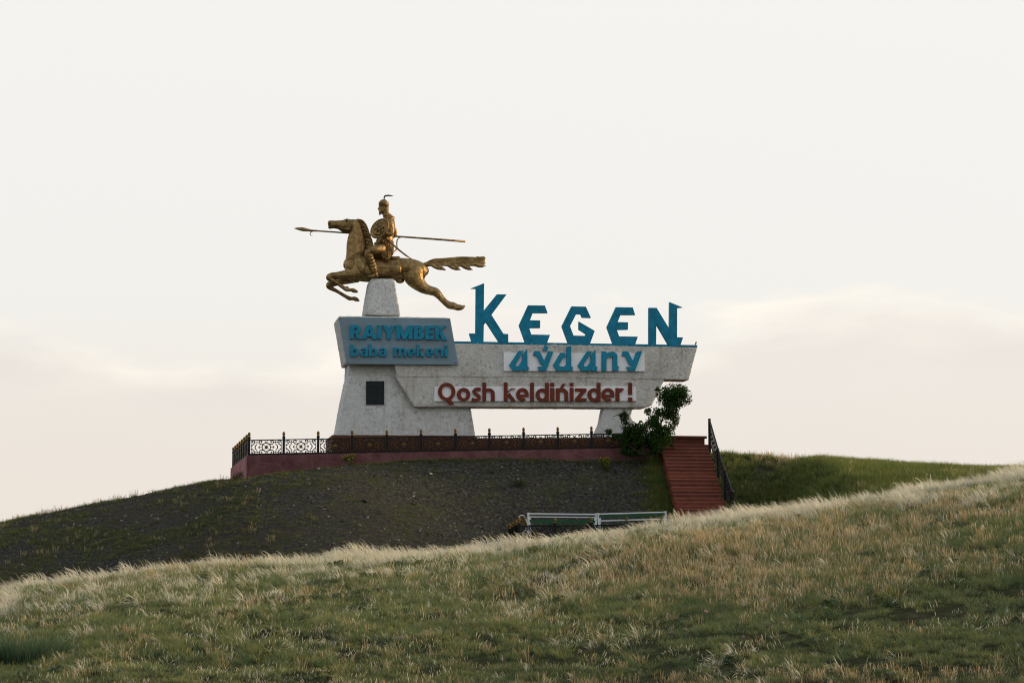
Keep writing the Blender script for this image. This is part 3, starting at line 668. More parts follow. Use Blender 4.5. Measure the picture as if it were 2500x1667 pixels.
limb(e_, [(955, 800, 16, 40), (985, 775, 34, 58), (1030, 780, 50, 66), (1080, 785, 46, 70), (1150, 800, 30, 70)], 12)
for sgn in (-1, 1):
    e_.tube([S(1165, 840, sgn * .50), S(1200, 868, sgn * .515), S(1245, 872, sgn * .515), S(1280, 845, sgn * .49)], .022, 6)
    e_.tube([S(905, 715, sgn * .33), S(840, 730, sgn * .36), S(760, 770, sgn * .36), S(700, 820, sgn * .28), S(668, 880, sgn * .12)], .022, 6)
part_me('saddle', processed(e_.v, e_.f, .02, 1), 'bronze_dark', horse)
# rider's body: one continuous surface
b_ = MB()
limb(b_, [(1130, 800, 70, 72), (1125, 740, 104, 90), (1118, 665, 108, 88), (1128, 590, 94, 78), (1142, 515, 88, 82), (1156, 440, 86, 92), (1168, 385, 70, 92), (1158, 345, 52, 80), (1140, 320, 34, 40), (1132, 300, 30, 30), (1128, 270, 30, 30), (1120, 240, 40, 34)], 18)
limb(b_, [(1112, 300, 14, 14), (1108, 275, 34, 28), (1110, 245, 50, 36), (1113, 210, 56, 40), (1115, 180, 56, 41), (1117, 150, 44, 36), (1119, 130, 14, 14)], 14)     # head
limb(b_, [(1072, 205, 7, 8), (1060, 222, 9, 8), (1052, 236, 9, 8), (1060, 243, 6, 8)], 8)       # nose
limb(b_, [(1062, 192, 6, 20), (1070, 195, 10, 26), (1082, 196, 10, 28)], 8)                    # brow
blob(b_, 1066, 258, 12, 5, 14)                                                                  # lips
limb(b_, [(1085, 262, 26, 24), (1074, 280, 18, 16), (1070, 298, 11, 9), (1068, 313, 3, 3)], 10)  # beard
for sg in (-1, 1):
    d = sg * .33
    if sg < 0:   # near arm carries the shield
        limb(b_, [(1004, 628, 15, 14, -.20), (1022, 634, 19, 18, -.24), (1050, 622, 24, 22, -.28), (1100, 590, 28, 26, -.30)], 10)
        limb(b_, [(1160, 352, 40, 34, d * .8), (1180, 400, 46, 36, d * 1.1), (1192, 460, 44, 34, d * 1.2), (1196, 510, 36, 30, d * 1.3), (1160, 525, 32, 28, d * 1.45), (1100, 500, 28, 24, d * 1.55), (1075, 485, 24, 20, d * 1.6)], 12)
    else:        # far arm holds the lance couched at the hip
        limb(b_, [(1165, 352, 40, 34, d * .8), (1195, 400, 42, 34, d * 1.1), (1225, 465, 36, 30, d * 1.25), (1238, 515, 32, 26, d * 1.3), (1225, 545, 28, 24, d * 1.35), (1170, 560, 24, 22, d * 1.38), (1120, 552, 22, 20, d * 1.38)], 12)
        for k in range(4): limb(b_, [(1112 - k * 9, 545, 7, 7, d * 1.30), (1106 - k * 9, 532, 7, 7, d * 1.52), (1106 - k * 9, 552, 7, 7, d * 1.60), (1110 - k * 9, 560, 6, 6, d * 1.42)], 6, 3)
    dl = sg * .56
    limb(b_, [(1130, 715, 66, 52, sg * .30), (1080, 700, 62, 52, sg * .44), (1010, 705, 54, 46, dl), (955, 728, 48, 42, dl), (935, 762, 46, 40, dl), (958, 815, 44, 38, dl), (980, 870, 42, 36, dl), (1000, 925, 36, 32, dl), (1014, 970, 30, 28, dl), (1022, 1000, 27, 26, dl)], 14)
    limb(b_, [(1050, 998, 20, 20, dl), (1030, 1002, 22, 23, dl), (990, 1008, 19, 23, dl), (945, 1012, 15, 20, dl), (918, 1014, 8, 12, dl)], 10)
    for (x, y, rx, ry) in ((952, 785, 50, 12), (968, 822, 48, 11), (980, 858, 47, 12), (990, 893, 44, 10), (1003, 930, 40, 10), (1010, 958, 37, 9)): blob(b_, x, y, rx, ry, 44, dl)
rider = part_me('rider', processed(b_.v, b_.f, .018, 2, .006, 12.0), 'bronze', st)
k_ = MB()                                            # mail skirt over hips and thigh
for sg in (-1, 1):
    limb(k_, [(1130, 610, 72, 40, sg * .14), (1138, 660, 82, 44, sg * .24), (1140, 720, 84, 34, sg * .38), (1146, 775, 66, 24, sg * .46), (1152, 815, 34, 14, sg * .48), (1155, 828, 10, 6, sg * .48)], 14)
limb(k_, [(1148, 600, 82, 80), (1142, 680, 90, 88), (1150, 760, 78, 86), (1170, 800, 50, 60)], 14)
part_me('mail_skirt', processed(k_.v, k_.f, .022, 1, .02, 20.0), 'mail', rider)
k_ = MB()                                            # shoulder cape with its flared back edge
limb(k_, [(1108, 318, 20, 40), (1135, 312, 34, 62), (1165, 322, 36, 84), (1195, 335, 30, 88), (1222, 340, 14, 70), (1238, 345, 4, 40)], 14)
limb(k_, [(1165, 340, 68, 92), (1170, 400, 72, 96), (1174, 460, 68, 86), (1176, 525, 58, 72)], 14)
part_me('armour', processed(k_.v, k_.f, .02, 1, .012, 22.0), 'scales', rider)
k_ = MB()                                            # helmet dome, brow band, scaled neck guard
limb(k_, [(1122, 118, 3, 3), (1122, 126, 12, 12), (1120, 138, 34, 30), (1117, 155, 51, 42), (1115, 175, 58, 48), (1115, 190, 59, 49), (1115, 198, 57, 47)], 16, 3)
hm = part_me('helmet', processed(k_.v, k_.f, .014, 1), 'bronze', rider)
k_ = MB()
limb(k_, [(1142, 185, 31, 48), (1142, 220, 30, 48), (1140, 255, 30, 50), (1142, 285, 32, 54), (1150, 300, 36, 60)], 16)
part_me('neck_guard', processed(k_.v, k_.f, .016, 1, .010, 30.0), 'scales', rider)
k_ = MB()
for y in (160, 178, 197): k_.tube([S(1115 + 60 * math.cos(a * math.pi / 12), y, .20 * math.sin(a * math.pi / 12)) for a in range(25)], .012, 5)
k_.build('helmet_band', 'bronze_dark', hm, True)
k_ = MB(); limb(k_, [(1121, 128, 7, 7), (1119, 108, 7, 7), (1126, 92, 9, 8), (1150, 83, 9, 7), (1190, 84, 8, 6), (1212, 88, 4, 4), (1226, 87, 2, 2)], 8)
k_.build('plume', 'iron', hm, True)
for a in (-.085, .085): k_ = MB(); blob(k_, 1076, 214, 7, 5, 5, a); k_.build('eye', 'iron', rider, True)
# shield: tilted dished disc with rings and a raised emblem
c0 = S(1068, 462, -.70); ax = Vector((-.35, -.78, .10)).normalized()
tA = Vector((.56, -.30, .78)); tA = (tA - ax * tA.dot(ax)).normalized(); tB = ax.cross(tA).normalized()
RL, RS_ = 130 * KP, 96 * KP
k_ = MB(); prof = [(0, .09), (.18, .085), (.20, .10), (.26, .10), (.28, .07), (.55, .055), (.58, .075), (.64, .075), (.66, .045), (.86, .02), (.88, .05), (.97, .05), (1.0, .0), (.97, -.03), (.5, .0), (0, .02)]
n_ = 40; k0 = len(k_.v)
for r_, z_ in prof:
    for j in range(n_):
        q_ = 2 * math.pi * j / n_; k_.v.append(c0 + tA * (RL * max(r_, .001) * math.cos(q_)) + tB * (RS_ * max(r_, .001) * math.sin(q_)) + ax * z_)
k_.f += [(i * n_ + j, i * n_ + (j + 1) % n_, (i + 1) * n_ + (j + 1) % n_, (i + 1) * n_ + j) for i in range(len(prof) - 1) for j in range(n_)]
sh = k_.build('shield', 'bronze', st, True)
k_ = MB()
for k in range(6):
    q_ = 2 * math.pi * k / 6 + .3
    pts = [c0 + tA * (RL * r_ * math.cos(q_ + r_ * 2.2)) + tB * (RS_ * r_ * math.sin(q_ + r_ * 2.2)) + ax * .085 for r_ in (.12, .22, .33, .44, .52)]
    k_.tube(pts, [.02, .035, .03, .02, .008], 6)
k_.build('emblem', 'bronze_dark', sh, True)
# lance
dl_ = .47
k_ = MB(); k_.tube([S(330, 487, dl_), S(620, 507, dl_), S(1240, 550, dl_), S(1700, 583, dl_), S(2050, 610, dl_)], [.034, .036, .038, .044, .048], 10)
lance = k_.build('lance', 'bronze', st, True)
k_ = MB(); limb(k_, [(84, 459, 2, 1, dl_), (120, 462, 13, 4, dl_), (170, 468, 22, 6, dl_), (220, 476, 20, 6, dl_), (280, 484, 12, 8, dl_), (350, 488, 11, 10, dl_)], 8, 3)
k_.build('lance_blade', 'bronze', lance, True)
k_ = MB(); k_.tube([S(300, 492, dl_), S(275, 502, dl_), S(268, 520, dl_), S(275, 537, dl_), S(297, 546, dl_)], [.026, .024, .022, .018, .006], 6); k_.build('lance_hook', 'bronze', lance, True)
# sabre in its scabbard, and bow behind the hip
k_ = MB(); k_.tube([S(1165, 590, -.42), S(1215, 640, -.44), S(1290, 708, -.46), S(1370, 770, -.46), S(1440, 812, -.44)], [.05, .042, .04, .036, .02], 8)
k_.tube([S(1128, 545, -.40), S(1145, 568, -.41), S(1165, 590, -.42)], [.045, .035, .04], 8); k_.tube([S(1150, 615, -.42), S(1185, 580, -.42)], .03, 6)
k_.build('sabre', 'bronze', st, True)
k_ = MB(); k_.tube([S(1312, 566, .30), S(1283, 570, .30), S(1267, 600, .30), S(1264, 640, .28), S(1268, 680, .26), S(1250, 715, .22), S(1222, 730, .15), S(1210, 760, .12)], [.012, .026, .032, .03, .032, .035, .045, .05], 7)
k_.build('bow', 'bronze', st, True)

# ------------------------------------------------------------------ cast-iron fence
PS = 1 / 730.0                                       # metres for one pixel of the panel drawing
def panel_mesh(wd):
    m_ = MB(); kx = wd / 1.5 * PS; kz = PS
    def rb(pts, t, d=.014):
        p4 = [(x * kx, -y * kz) for x, y in pts]; m_.ribbon(p4, [q * PS for q in t] if isinstance(t, list) else t * PS, -d, d)
    for sx in (-1, 1):
        rb([(sx * 475, -215), (sx * 475, 200)], 16)
        rb([(sx * 135, 0), (sx * 245, 0)], 16, .012)
        for sy in (-1, 1):
            f = lambda pts: [(sx * x, sy * y) for x, y in spline(pts, 3)]
            rb(f([(-470, -30), (-440, -68), (-392, -108), (-368, -160), (-388, -202), (-425, -205), (-446, -175), (-428, -150), (-408, -162)]), 29)
            rb(f([(-92, -104), (-150, -86), (-205, -110), (-228, -160), (-202, -203), (-162, -203), (-142, -172), (-158, -148), (-178, -162)]), 29, .0135)
            rb(f([(-295, -200), (-293, -140), (-300, -90), (-342, -50), (-358, 0)]), [16, 16, 16, 16, 18, 20, 22, 24, 26, 28, 30, 32, 34][:13], .013)
            rb([(sx * -368, sy * -150), (sx * -225, sy * -150)], 22, .011)
            rb([(sx * 250, 0), (sx * 200, sy * 46)], 22, .013)
            rb([(sx * 26, sy * 50), (sx * 92, sy * 112)], 10, .010); rb([(sx * 50, sy * 26), (sx * 112, sy * 92)], 10, .0105)
            rb([(0, sy * -140), (sx * 46, sy * -186)], 22, .012)
    rb([(132 * math.cos(a * math.pi / 16), 132 * math.sin(a * math.pi / 16)) for a in range(33)], 27, .016)
    rb([(-547, -222), (547, -222)], 32, .02); rb([(-547, 216), (547, 216)], 54, .02)
    return mesh_of('fence_panel', m_.v, m_.f, 'iron')
def medal_mesh():
    m_ = MB(); m_.tube([(0, -.034, 0), (0, -.02, 0), (0, .02, 0), (0, .034, 0)], [.045, .070, .070, .045], 14)
    return mesh_of('medallion', m_.v, m_.f, 'gilt', True)
def post_mesh():
    m_ = MB(); m_.box((-.05, -.05, -.08), (.05, .05, .75)); m_.box((-.062, -.062, .70), (.062, .062, .76))
    return mesh_of('post', m_.v, m_.f, 'iron')
def finial_mesh():
    m_ = MB().lathe((0, 0, .76), [(.03, 0), (.065, .005), (.065, .025), (.04, .045), (.035, .06), (.055, .085), (.066, .12), (.062, .155), (.045, .175), (.052, .185), (.052, .20), (.03, .215), (.006, .222)], 10)
    return mesh_of('finial', m_.v, m_.f, 'gilt', True)
PANELS = {}; MEDAL = medal_mesh(); POST = post_mesh(); FIN = finial_mesh()
def fence_run(root, pts, hgt=.335):                   # posts at pts, one panel between two posts
    b = root_base(root)
    for i, p in enumerate(pts):
        po = link('post', POST, root); po.location = Vector(p) - b
        fi = link('finial', FIN, po)
        if i:
            a = Vector(pts[i - 1]); d = Vector(p) - a; ln = d.length; key = round(ln, 2)
            if key not in PANELS: PANELS[key] = panel_mesh(ln)
            pa_ = link('panel', PANELS[key], root); mid = (a + Vector(p)) / 2 + Vector((0, 0, hgt)) - b
            pa_.matrix_local = Matrix.Translation(mid) @ Matrix.Rotation(math.atan2(d.y, d.x), 4, 'Z') @ Matrix.Rotation(-math.atan2(d.z, math.hypot(d.x, d.y)), 4, 'Y')
            link('medallion', MEDAL, pa_)
fen = thing('iron_fence', 'black scrolled iron fence with gold finials round the terrace on top of the pink wall', 'fence', (A.x, .12, A.z))
fx = [608, 692.6, 776.6, 859.6, 944.2, 1027.8, 1111.9, 1194.8, 1278.3, 1361.8, 1444.1, 1526, 1607]
fp = []
for x in fx:
    u = L(x, 1090, .12).x; fp.append(Vector((u, .12, wall_top(u))))
c_ = fp[0]
sdv = Vector((SIDE.x - A.x, SIDE.y, SIDE.z - A.z))
lp = [c_ + sdv * (.96 * k / 7) for k in range(8)]
fence_run(fen, lp[::-1] + fp[1:])
lf = thing('iron_fence', 'low black scrolled iron fence with gold finials in front of the white benches', 'fence', tuple(L(1268, 1322, -6.1)))
yb = 1323
lfp = [L(x, y, -6.1) for x, y in ((1267, yb), (1354.5, yb - .5), (1442.8, yb - 2), (1529.8, yb - 4), (1616, yb - 6))]
lside = [lfp[0] + Vector((-.055 * k, .40 * k, -.06 * k)) for k in range(4)]
fence_run(lf, lside[::-1] + lfp[1:])

# ------------------------------------------------------------------ staircase and its railing
NST = 19; RUN = 5.5
rt = L(1729, 1085, 0.0); rb_ = L(1778, 1252, -RUN); lt = L(1612, 1086, 0.0); lb = L(1657, 1256, -RUN)
stz = thing('staircase', 'straight flight of red painted concrete steps climbing to the terrace', 'stairs', ((lb.x + rb_.x) / 2, -RUN, rb_.z - .2))
rs = random.Random(5)
for i in range(NST + 1):
    t = i / NST; w = -RUN * t; z = rt.z + (rb_.z - rt.z) * t; dz = (rt.z - rb_.z) / NST
    ul = lt.x + (lb.x - lt.x) * t + rs.uniform(-.025, .025); ur = rt.x + (rb_.x - rt.x) * t + rs.uniform(-.03, .03)
    z += rs.uniform(-.012, .012); m_ = MB()
    N2 = 10; top = []; bot = []
    prof_ = [(w + .02 + RUN / NST + .05, z), (w + .03, z), (w, z - .028), (w + .005, z - dz - .12), (w + RUN / NST + .07, z - dz - .12)]
    vs, fs = [], []
    for k in range(N2 + 1):
        u = ul + (ur - ul) * k / N2; j1, j2 = rs.uniform(-.008, .008), rs.uniform(-.012, .012)
        for (ww, zz) in prof_: vs.append((u, ww + j2 * .6, zz + (j1 if zz > z - .1 else 0)))
    for k in range(N2):
        for q_ in range(5): a = k * 5 + q_; b = k * 5 + (q_ + 1) % 5; fs.append((a, b, b + 5, a + 5))
    fs += [(0, 1, 2, 3, 4)[::-1], tuple(N2 * 5 + q_ for q_ in range(5))]
    so = part('step', vs, fs, 'step2' if i > 5 and rs.random() < .6 else 'step', stz); so.data.materials.append(M['step_edge'])  # upper steps stay darker, tree shade put into colour; the rest vary randomly
    for pi in range(N2): so.data.polygons[pi * 5 + 1].material_index = 1  # nosing bevel takes the lighter colour
ld_l = L(1640, 1064, .3); ld_r = L(1722, 1064, .3)
MB().box((lt.x + .05, .32, rt.z - .05), (ld_r.x - .03, 3.2, ld_l.z - .09)).build('landing', 'step', stz)
MB().box((lt.x, .25, ld_l.z - .087), (ld_r.x + .06, 3.25, ld_l.z + .012)).build('landing_slab', 'step', stz)
rl = thing('stair_railing', 'black iron railing with scrolls running down the right side of the red steps', 'railing', (rb_.x + .15, -RUN, rb_.z))
def rp(t, hgt): return Vector((rt.x + .08 + (rb_.x - rt.x + .10) * t, .05 - (RUN + .1) * t, rt.z + (rb_.z - rt.z) * t + hgt))
tops = L(1727, 1017, .05)
hh = lambda t: 1.13 - .28 * min(t, .45) / .45
m_ = MB(); m_.tube([rp(t, hh(t)) for t in (0, .25, .5, .75, 1)], .035, 8); m_.build('handrail', 'iron', rl)
m_ = MB(); m_.tube([rp(t, .12) for t in (0, .25, .5, .75, 1)], .028, 8); m_.build('bottom_rail', 'iron', rl)
for t in (0, .38, .7, 1):
    m_ = MB(); p = rp(t, 0); m_.box((p.x - .05, p.y - .05, p.z - .35), (p.x + .05, p.y + .05, p.z + hh(t) + .02)); m_.build('post', 'iron', rl)
for i in range(1, 34):
    t = i / 34; a = rp(t, .12); b = rp(t, hh(t)); m_ = MB(); m_.tube([a, b], .013, 5)
    if i % 2:
        c = (a + b) / 2; m_.tube([c + Vector((.0, .11 * math.cos(k * .7), .16 * math.sin(k * .7))) for k in range(10)], .013, 5)
    m_.build('baluster', 'iron', rl)

# ------------------------------------------------------------------ benches on the pad below the slope
def bench(label, xl, yl, xr, yr, w, lean, rows):
    a = L(xl, yl, w); b = L(xr, yr, w); hgt = .92
    root = thing('park_bench', label, 'bench', (a.x, w, a.z - hgt), 'white framed benches on the lower pad')
    d = b - a
    def pt(s, dz, dy=0.0): return a + d * s + Vector((0, -lean * 0 + dy + lean * (dz / hgt), dz))
    for nm, dz, mat, th, ht in rows:
        p, q_ = pt(.0, dz), pt(1.0, dz); m_ = MB()
        if nm == 'top_rail': m_.tube([p, q_], .032, 10)
        else:
            for e in (p, q_): pass
            m_.add([p + Vector((0, -th, -ht)), q_ + Vector((0, -th, -ht)), q_ + Vector((0, th, -ht)), p + Vector((0, th, -ht)), p + Vector((0, -th, ht)), q_ + Vector((0, -th, ht)), q_ + Vector((0, th, ht)), p + Vector((0, th, ht))],
                   [(0, 3, 2, 1), (4, 5, 6, 7), (0, 1, 5, 4), (1, 2, 6, 5), (2, 3, 7, 6), (3, 0, 4, 7)])
        m_.build(nm, mat, root)
    for s in (0, 1):
        p = pt(s, 0); sg = 1 if s == 0 else -1; m_ = MB()
        m_.tube([p + Vector((0, 0, .055)), p + Vector((0, 0, -.15)), p + Vector((sg * .02, -lean * .5, -.45)), p + Vector((sg * .02, -lean * .6, -hgt - .05))], .045, 8); m_.build('end_post', 'bench_white', root)
        m_ = MB(); m_.box((p.x + sg * .05 - .035, p.y - .03, p.z - .75), (p.x + sg * .05 + .06, p.y + .03, p.z - .10)); m_.build('bracket', 'bench_white', root)
        m_ = MB(); m_.tube([p + Vector((0, -.1, -.50)), p + Vector((0, -.50, -.50)), p + Vector((0, -.52, -hgt - .05))], .03, 8); m_.build('leg', 'bench_white', root)
    for k in range(4):
        p, q_ = pt(0, -.47), pt(1, -.47); y = -.10 - .11 * k; m_ = MB()
        m_.add([p + Vector((0, y - .045, 0)), q_ + Vector((0, y - .045, 0)), q_ + Vector((0, y + .045, 0)), p + Vector((0, y + .045, 0)), p + Vector((0, y - .045, .03)), q_ + Vector((0, y - .045, .03)), q_ + Vector((0, y + .045, .03)), p + Vector((0, y + .045, .03))],
               [(0, 3, 2, 1), (4, 5, 6, 7), (0, 1, 5, 4), (1, 2, 6, 5), (2, 3, 7, 6), (3, 0, 4, 7)]); m_.build('seat_slat', 'bench_green', root)
    return root
bench('white framed bench with green slats nearest the gold scroll end', 1289.5, 1254, 1455, 1255.5, -5.3, .12, [('top_rail', 0, 'bench_white', 0, 0), ('back_slat', -.115, 'bench_white', .02, .022), ('back_slat', -.29, 'bench_green', .02, .05)])
bench('white framed bench with green slats nearest the red steps', 1460.5, 1255, 1625, 1250, -5.3, .12, [('top_rail', 0, 'bench_white', 0, 0), ('back_slat', -.105, 'bench_green', .02, .04), ('back_slat', -.27, 'bench_white', .02, .026), ('back_slat', -.46, 'bench_green', .02, .04)])
p = L(1279, 1302, -5.5)
ob = thing('scroll_bench_end', 'curled gold and white iron end piece left of the white benches', 'bench end', tuple(p + Vector((0, 0, -.35))))
cvx = lambda x, y: L(1235 + x / 19.6, 1240 + y / 19.6, -5.5)
m_ = MB(); m_.tube([cvx(*q_) for q_ in spline([(615, 520), (625, 440), (680, 365), (770, 340), (860, 370), (920, 450), (970, 560), (1030, 730), (1060, 900), (1040, 1200), (1050, 1500)], 3)], .022, 6); m_.build('frame', 'bench_white', ob)
m_ = MB(); m_.tube([cvx(780 + (30 + 11 * k) * math.cos(-k * .55), 470 + (30 + 9 * k) * math.sin(-k * .55)) for k in range(14)], .026, 6); m_.tube([cvx(*q_) for q_ in ((880, 500), (920, 620), (990, 780), (1010, 950))], .04, 6); m_.build('scroll', 'gilt', ob)
m_ = MB(); m_.tube([cvx(*q_) for q_ in ((1010, 950), (900, 1050), (800, 1180), (860, 1350), (900, 1500))], .035, 6); m_.build('leg', 'bench_white', ob)

# ------------------------------------------------------------------ bird on the letter rail
p = L(1698.5, 841.5, W0 - .1)
bd = thing('small_bird', 'tiny dark bird perched on the right end of the blue letter rail', 'bird', tuple(p))
m_ = MB()
bs = [(-.065, -.045, .004), (-.04, -.01, .014), (-.012, .03, .026), (.012, .07, .034), (.022, .105, .028), (.018, .13, .022), (.016, .15, .020), (.020, .165, .010), (.030, .168, .003)]
m_.tube([p + Vector((x, 0, z)) for x, z, r in bs], [r for *_, r in bs], 8)
me = processed(m_.v, m_.f, .006, 1); part_me('body', me, 'bird', bd)
for yy in (-.01, .01): m_ = MB(); m_.tube([p + Vector((.0, yy, -.005)), p + Vector((.005, yy * .8, .05))], .004, 4); m_.build('leg', 'bird', bd)

# ------------------------------------------------------------------ vegetation
def blades(rng, n, spread, h, lean, droop, width, cb, ct, wind=None, rows=5, wobble=.15, seed_head=0.0, hb=0):
    """vertices, quads and colours of n curved blades; colours run from cb (foot) to ct (tip), lists are picked at random"""
    vs, fs, cs = [], [], []
    cb = cb if isinstance(cb, list) else [cb]; ct = ct if isinstance(ct, list) else [ct]
    for _ in range(n):
        a = rng.uniform(0, 2 * math.pi); r = spread * math.sqrt(rng.random())
        b = np.array([r * math.cos(a), r * math.sin(a), -.02]); H = rng.uniform(*h)
        az = a + rng.normal(0, .6)
        d = np.array([math.cos(az), math.sin(az), 0]) * rng.uniform(*lean)
        if wind is not None: d = d + np.array([wind[0], wind[1], 0]) * rng.uniform(.5, 1.3)
        dr = rng.uniform(*droop); wd = rng.uniform(*width)
        sd_ = rng.uniform(0, math.pi); side = np.array([math.cos(sd_), math.sin(sd_), 0])
        c0 = np.array(cb[rng.integers(len(cb))]) * rng.uniform(.75, 1.25); c1 = np.array(ct[rng.integers(len(ct))]) * rng.uniform(.75, 1.25)
        k = len(vs); wob = rng.normal(0, wobble, 3) * H * .2
        for i in range(rows):
            t = i / (rows - 1); z = H * (t - dr * t ** 2.4)
            p = b + d * H * (t ** 1.7) + np.array([0, 0, z]) + wob * math.sin(t * 3)
            w_ = wd * (1 - t ** 2) + .0012
            if seed_head and t > .55: w_ = wd * seed_head * math.sin((t - .5) / .5 * math.pi * .9) + .001
            vs += [p - side * w_ / 2, p + side * w_ / 2]
            m = t ** .8; c = c0 * (1 - m) + c1 * m; cs += [c, c]
        for i in range(rows - 1): fs.append((k + 2 * i, k + 2 * i + 1, k + 2 * i + 3, k + 2 * i + 2))
    return vs, fs, cs
def plumes(rng, n, spread, ln, th0, th1, width, cb, ct, rows=9, fan=.35):
    """feather grass: strands of one tuft rise together and bow over the same way; the outer half is the pale plume"""
    vs, fs, cs = [], [], []
    for _ in range(n):
        a = rng.uniform(0, 6.283); r = spread * math.sqrt(rng.random()); p = np.array([r * math.cos(a), r * math.sin(a), -.02])
        az = rng.normal(0, fan); d = np.array([math.cos(az), math.sin(az), 0]); Ln = rng.uniform(*ln); t0 = rng.uniform(*th0); t1 = rng.uniform(*th1); wd = rng.uniform(*width)
        sd_ = rng.uniform(0, math.pi); side = np.array([math.cos(sd_), math.sin(sd_), .4]); c0 = np.array(cb[rng.integers(len(cb))]); c1 = np.array(ct[rng.integers(len(ct))]) * rng.uniform(.8, 1.15)
        k = len(vs)
        for i in range(rows):
            t = i / (rows - 1); an = R(t0 + (t1 - t0) * t ** 1.6)
            w_ = wd * (.45 if t < .4 else .45 + 1.0 * math.sin((t - .4) / .6 * math.pi)) + .0015
            vs += [p - side * w_ / 2, p + side * w_ / 2]; m = min(1, max(0, (t - .15) / .45)); c = c0 * (1 - m) + c1 * m; cs += [c, c]
            p = p + (d * math.sin(an) + np.array([0, 0, math.cos(an)])) * Ln / (rows - 1)
        for i in range(rows - 1): fs.append((k + 2 * i, k + 2 * i + 1, k + 2 * i + 3, k + 2 * i + 2))
    return vs, fs, cs
def leaf_cloud(rng, blobs, n, size, cols):           # blobs: centre, radii, in terrace coordinates
    vs, fs, cs = [], [], []; wt = np.array([b[1][0] * b[1][2] for b in blobs]); wt = wt / wt.sum()
    for _ in range(n):
        c, rr_ = blobs[rng.choice(len(blobs), p=wt)]
        d = rng.normal(0, 1, 3); d /= np.linalg.norm(d); d *= rng.random() ** .42
        p_ = np.array(c) + d * np.array(rr_)
        if fbm3((p_ * 2.6)[None], 2)[0] < -.20: continue
        l = size * rng.uniform(.6, 1.3); a = rng.normal(0, 1, 3); a[2] -= .5; a /= np.linalg.norm(a); b = np.cross(a, rng.normal(0, 1, 3)); b /= np.linalg.norm(b) + 1e-6
        k = len(vs); vs += [p_, p_ + a * l * .45 + b * l * .32, p_ + a * l, p_ + a * l * .45 - b * l * .32]; fs.append((k, k + 1, k + 2, k + 3))
        cc = np.array(cols[rng.integers(len(cols))]) * rng.uniform(.7, 1.3); cs += [cc] * 4
    return vs, fs, cs
def colored_mesh(name, vs, fs, cs, mat):
    me = bpy.data.meshes.new(name); me.from_pydata([tuple(v) for v in vs], [], fs); me.update()
    at = me.color_attributes.new('col', 'FLOAT_COLOR', 'POINT')
    arr = np.ones((len(vs), 4), np.float32); arr[:, :3] = np.clip(np.array(cs), 0, 1); at.data.foreach_set('color', arr.ravel())
    me.materials.append(M[mat]); return me
def proto(name, me): return bpy.data.objects.new(name, me)
def scatter(name, label, cat, protos, P, scl, rot, idx):
    me = bpy.data.meshes.new(name); me.from_pydata(P.tolist(), [], [])
    me.attributes.new('scl', 'FLOAT', 'POINT').data.foreach_set('value', scl.astype(np.float32))
    me.attributes.new('rot', 'FLOAT_VECTOR', 'POINT').data.foreach_set('vector', rot.astype(np.float32).ravel())
    me.attributes.new('idx', 'INT', 'POINT').data.foreach_set('value', idx.astype(np.int32))
    o = link(name, me); tag(o, label, cat, kind='stuff')
    g = bpy.data.node_groups.new(name, 'GeometryNodeTree')
    g.interface.new_socket('Geometry', in_out='INPUT', socket_type='NodeSocketGeometry'); g.interface.new_socket('Geometry', in_out='OUTPUT', socket_type='NodeSocketGeometry')
    gi = g.nodes.new('NodeGroupInput'); go = g.nodes.new('NodeGroupOutput'); ip = g.nodes.new('GeometryNodeInstanceOnPoints'); g2 = g.nodes.new('GeometryNodeGeometryToInstance')
    for p_ in protos:
        oi = g.nodes.new('GeometryNodeObjectInfo'); oi.inputs['Object'].default_value = p_; oi.inputs['As Instance'].default_value = False
        g.links.new(oi.outputs['Geometry'], g2.inputs[0])
    def attr(n_, ty):
        a = g.nodes.new('GeometryNodeInputNamedAttribute'); a.data_type = ty; a.inputs['Name'].default_value = n_; return a.outputs[0]
    er = g.nodes.new('FunctionNodeEulerToRotation'); g.links.new(attr('rot', 'FLOAT_VECTOR'), er.inputs[0])
    g.links.new(gi.outputs[0], ip.inputs['Points']); g.links.new(g2.outputs[0], ip.inputs['Instance']); ip.inputs['Pick Instance'].default_value = True
    g.links.new(attr('idx', 'INT'), ip.inputs['Instance Index']); g.links.new(er.outputs[0], ip.inputs['Rotation']); g.links.new(attr('scl', 'FLOAT'), ip.inputs['Scale'])
    g.links.new(ip.outputs[0], go.inputs[0])
    o.modifiers.new('scatter', 'NODES').node_group = g
    return o
def place(n, y0, y1, dens=None, margin=1.36, x0=-1, x1=1, rng=RNG, dist_pow=1.0):
    """random ground points inside the view wedge between two distances; dens(x, y) is a keep probability"""
    n = int(n * 1.26); y = np.sqrt(rng.random(n) * (y1 ** 2 - y0 ** 2) + y0 ** 2); s = rng.uniform(x0, x1, n); x = s * y * (CX / F) * margin
    if dens is not None:
        k = rng.random(n) < dens(x, y); x, y = x[k], y[k]
    return np.stack([x, y, HZ(x, y)], 1)
def rnd(P, s0, s1, np_, tilt=.12, rng=RNG, spin=math.pi):
    n = len(P); return rng.uniform(s0, s1, n), np.stack([rng.normal(0, tilt, n), rng.normal(0, tilt, n), rng.uniform(-spin, spin, n)], 1), rng.integers(0, np_, n)
g_ = np.random.default_rng(11)
GREEN = [(.085, .115, .045), (.110, .140, .055), (.070, .105, .058), (.130, .140, .062), (.095, .125, .085)]
GTIP = [(.19, .245, .085), (.26, .29, .11), (.19, .24, .15), (.33, .31, .13), (.15, .21, .11), (.45, .41, .25), (.22, .27, .17)]
PALE = [(.80, .74, .58), (.84, .80, .68), (.72, .65, .48), (.70, .70, .60)]
GOLD = [(.50, .37, .19), (.58, .455, .27), (.42, .305, .15), (.68, .57, .40)]
STRAW = [(.15, .15, .07), (.20, .175, .08)]
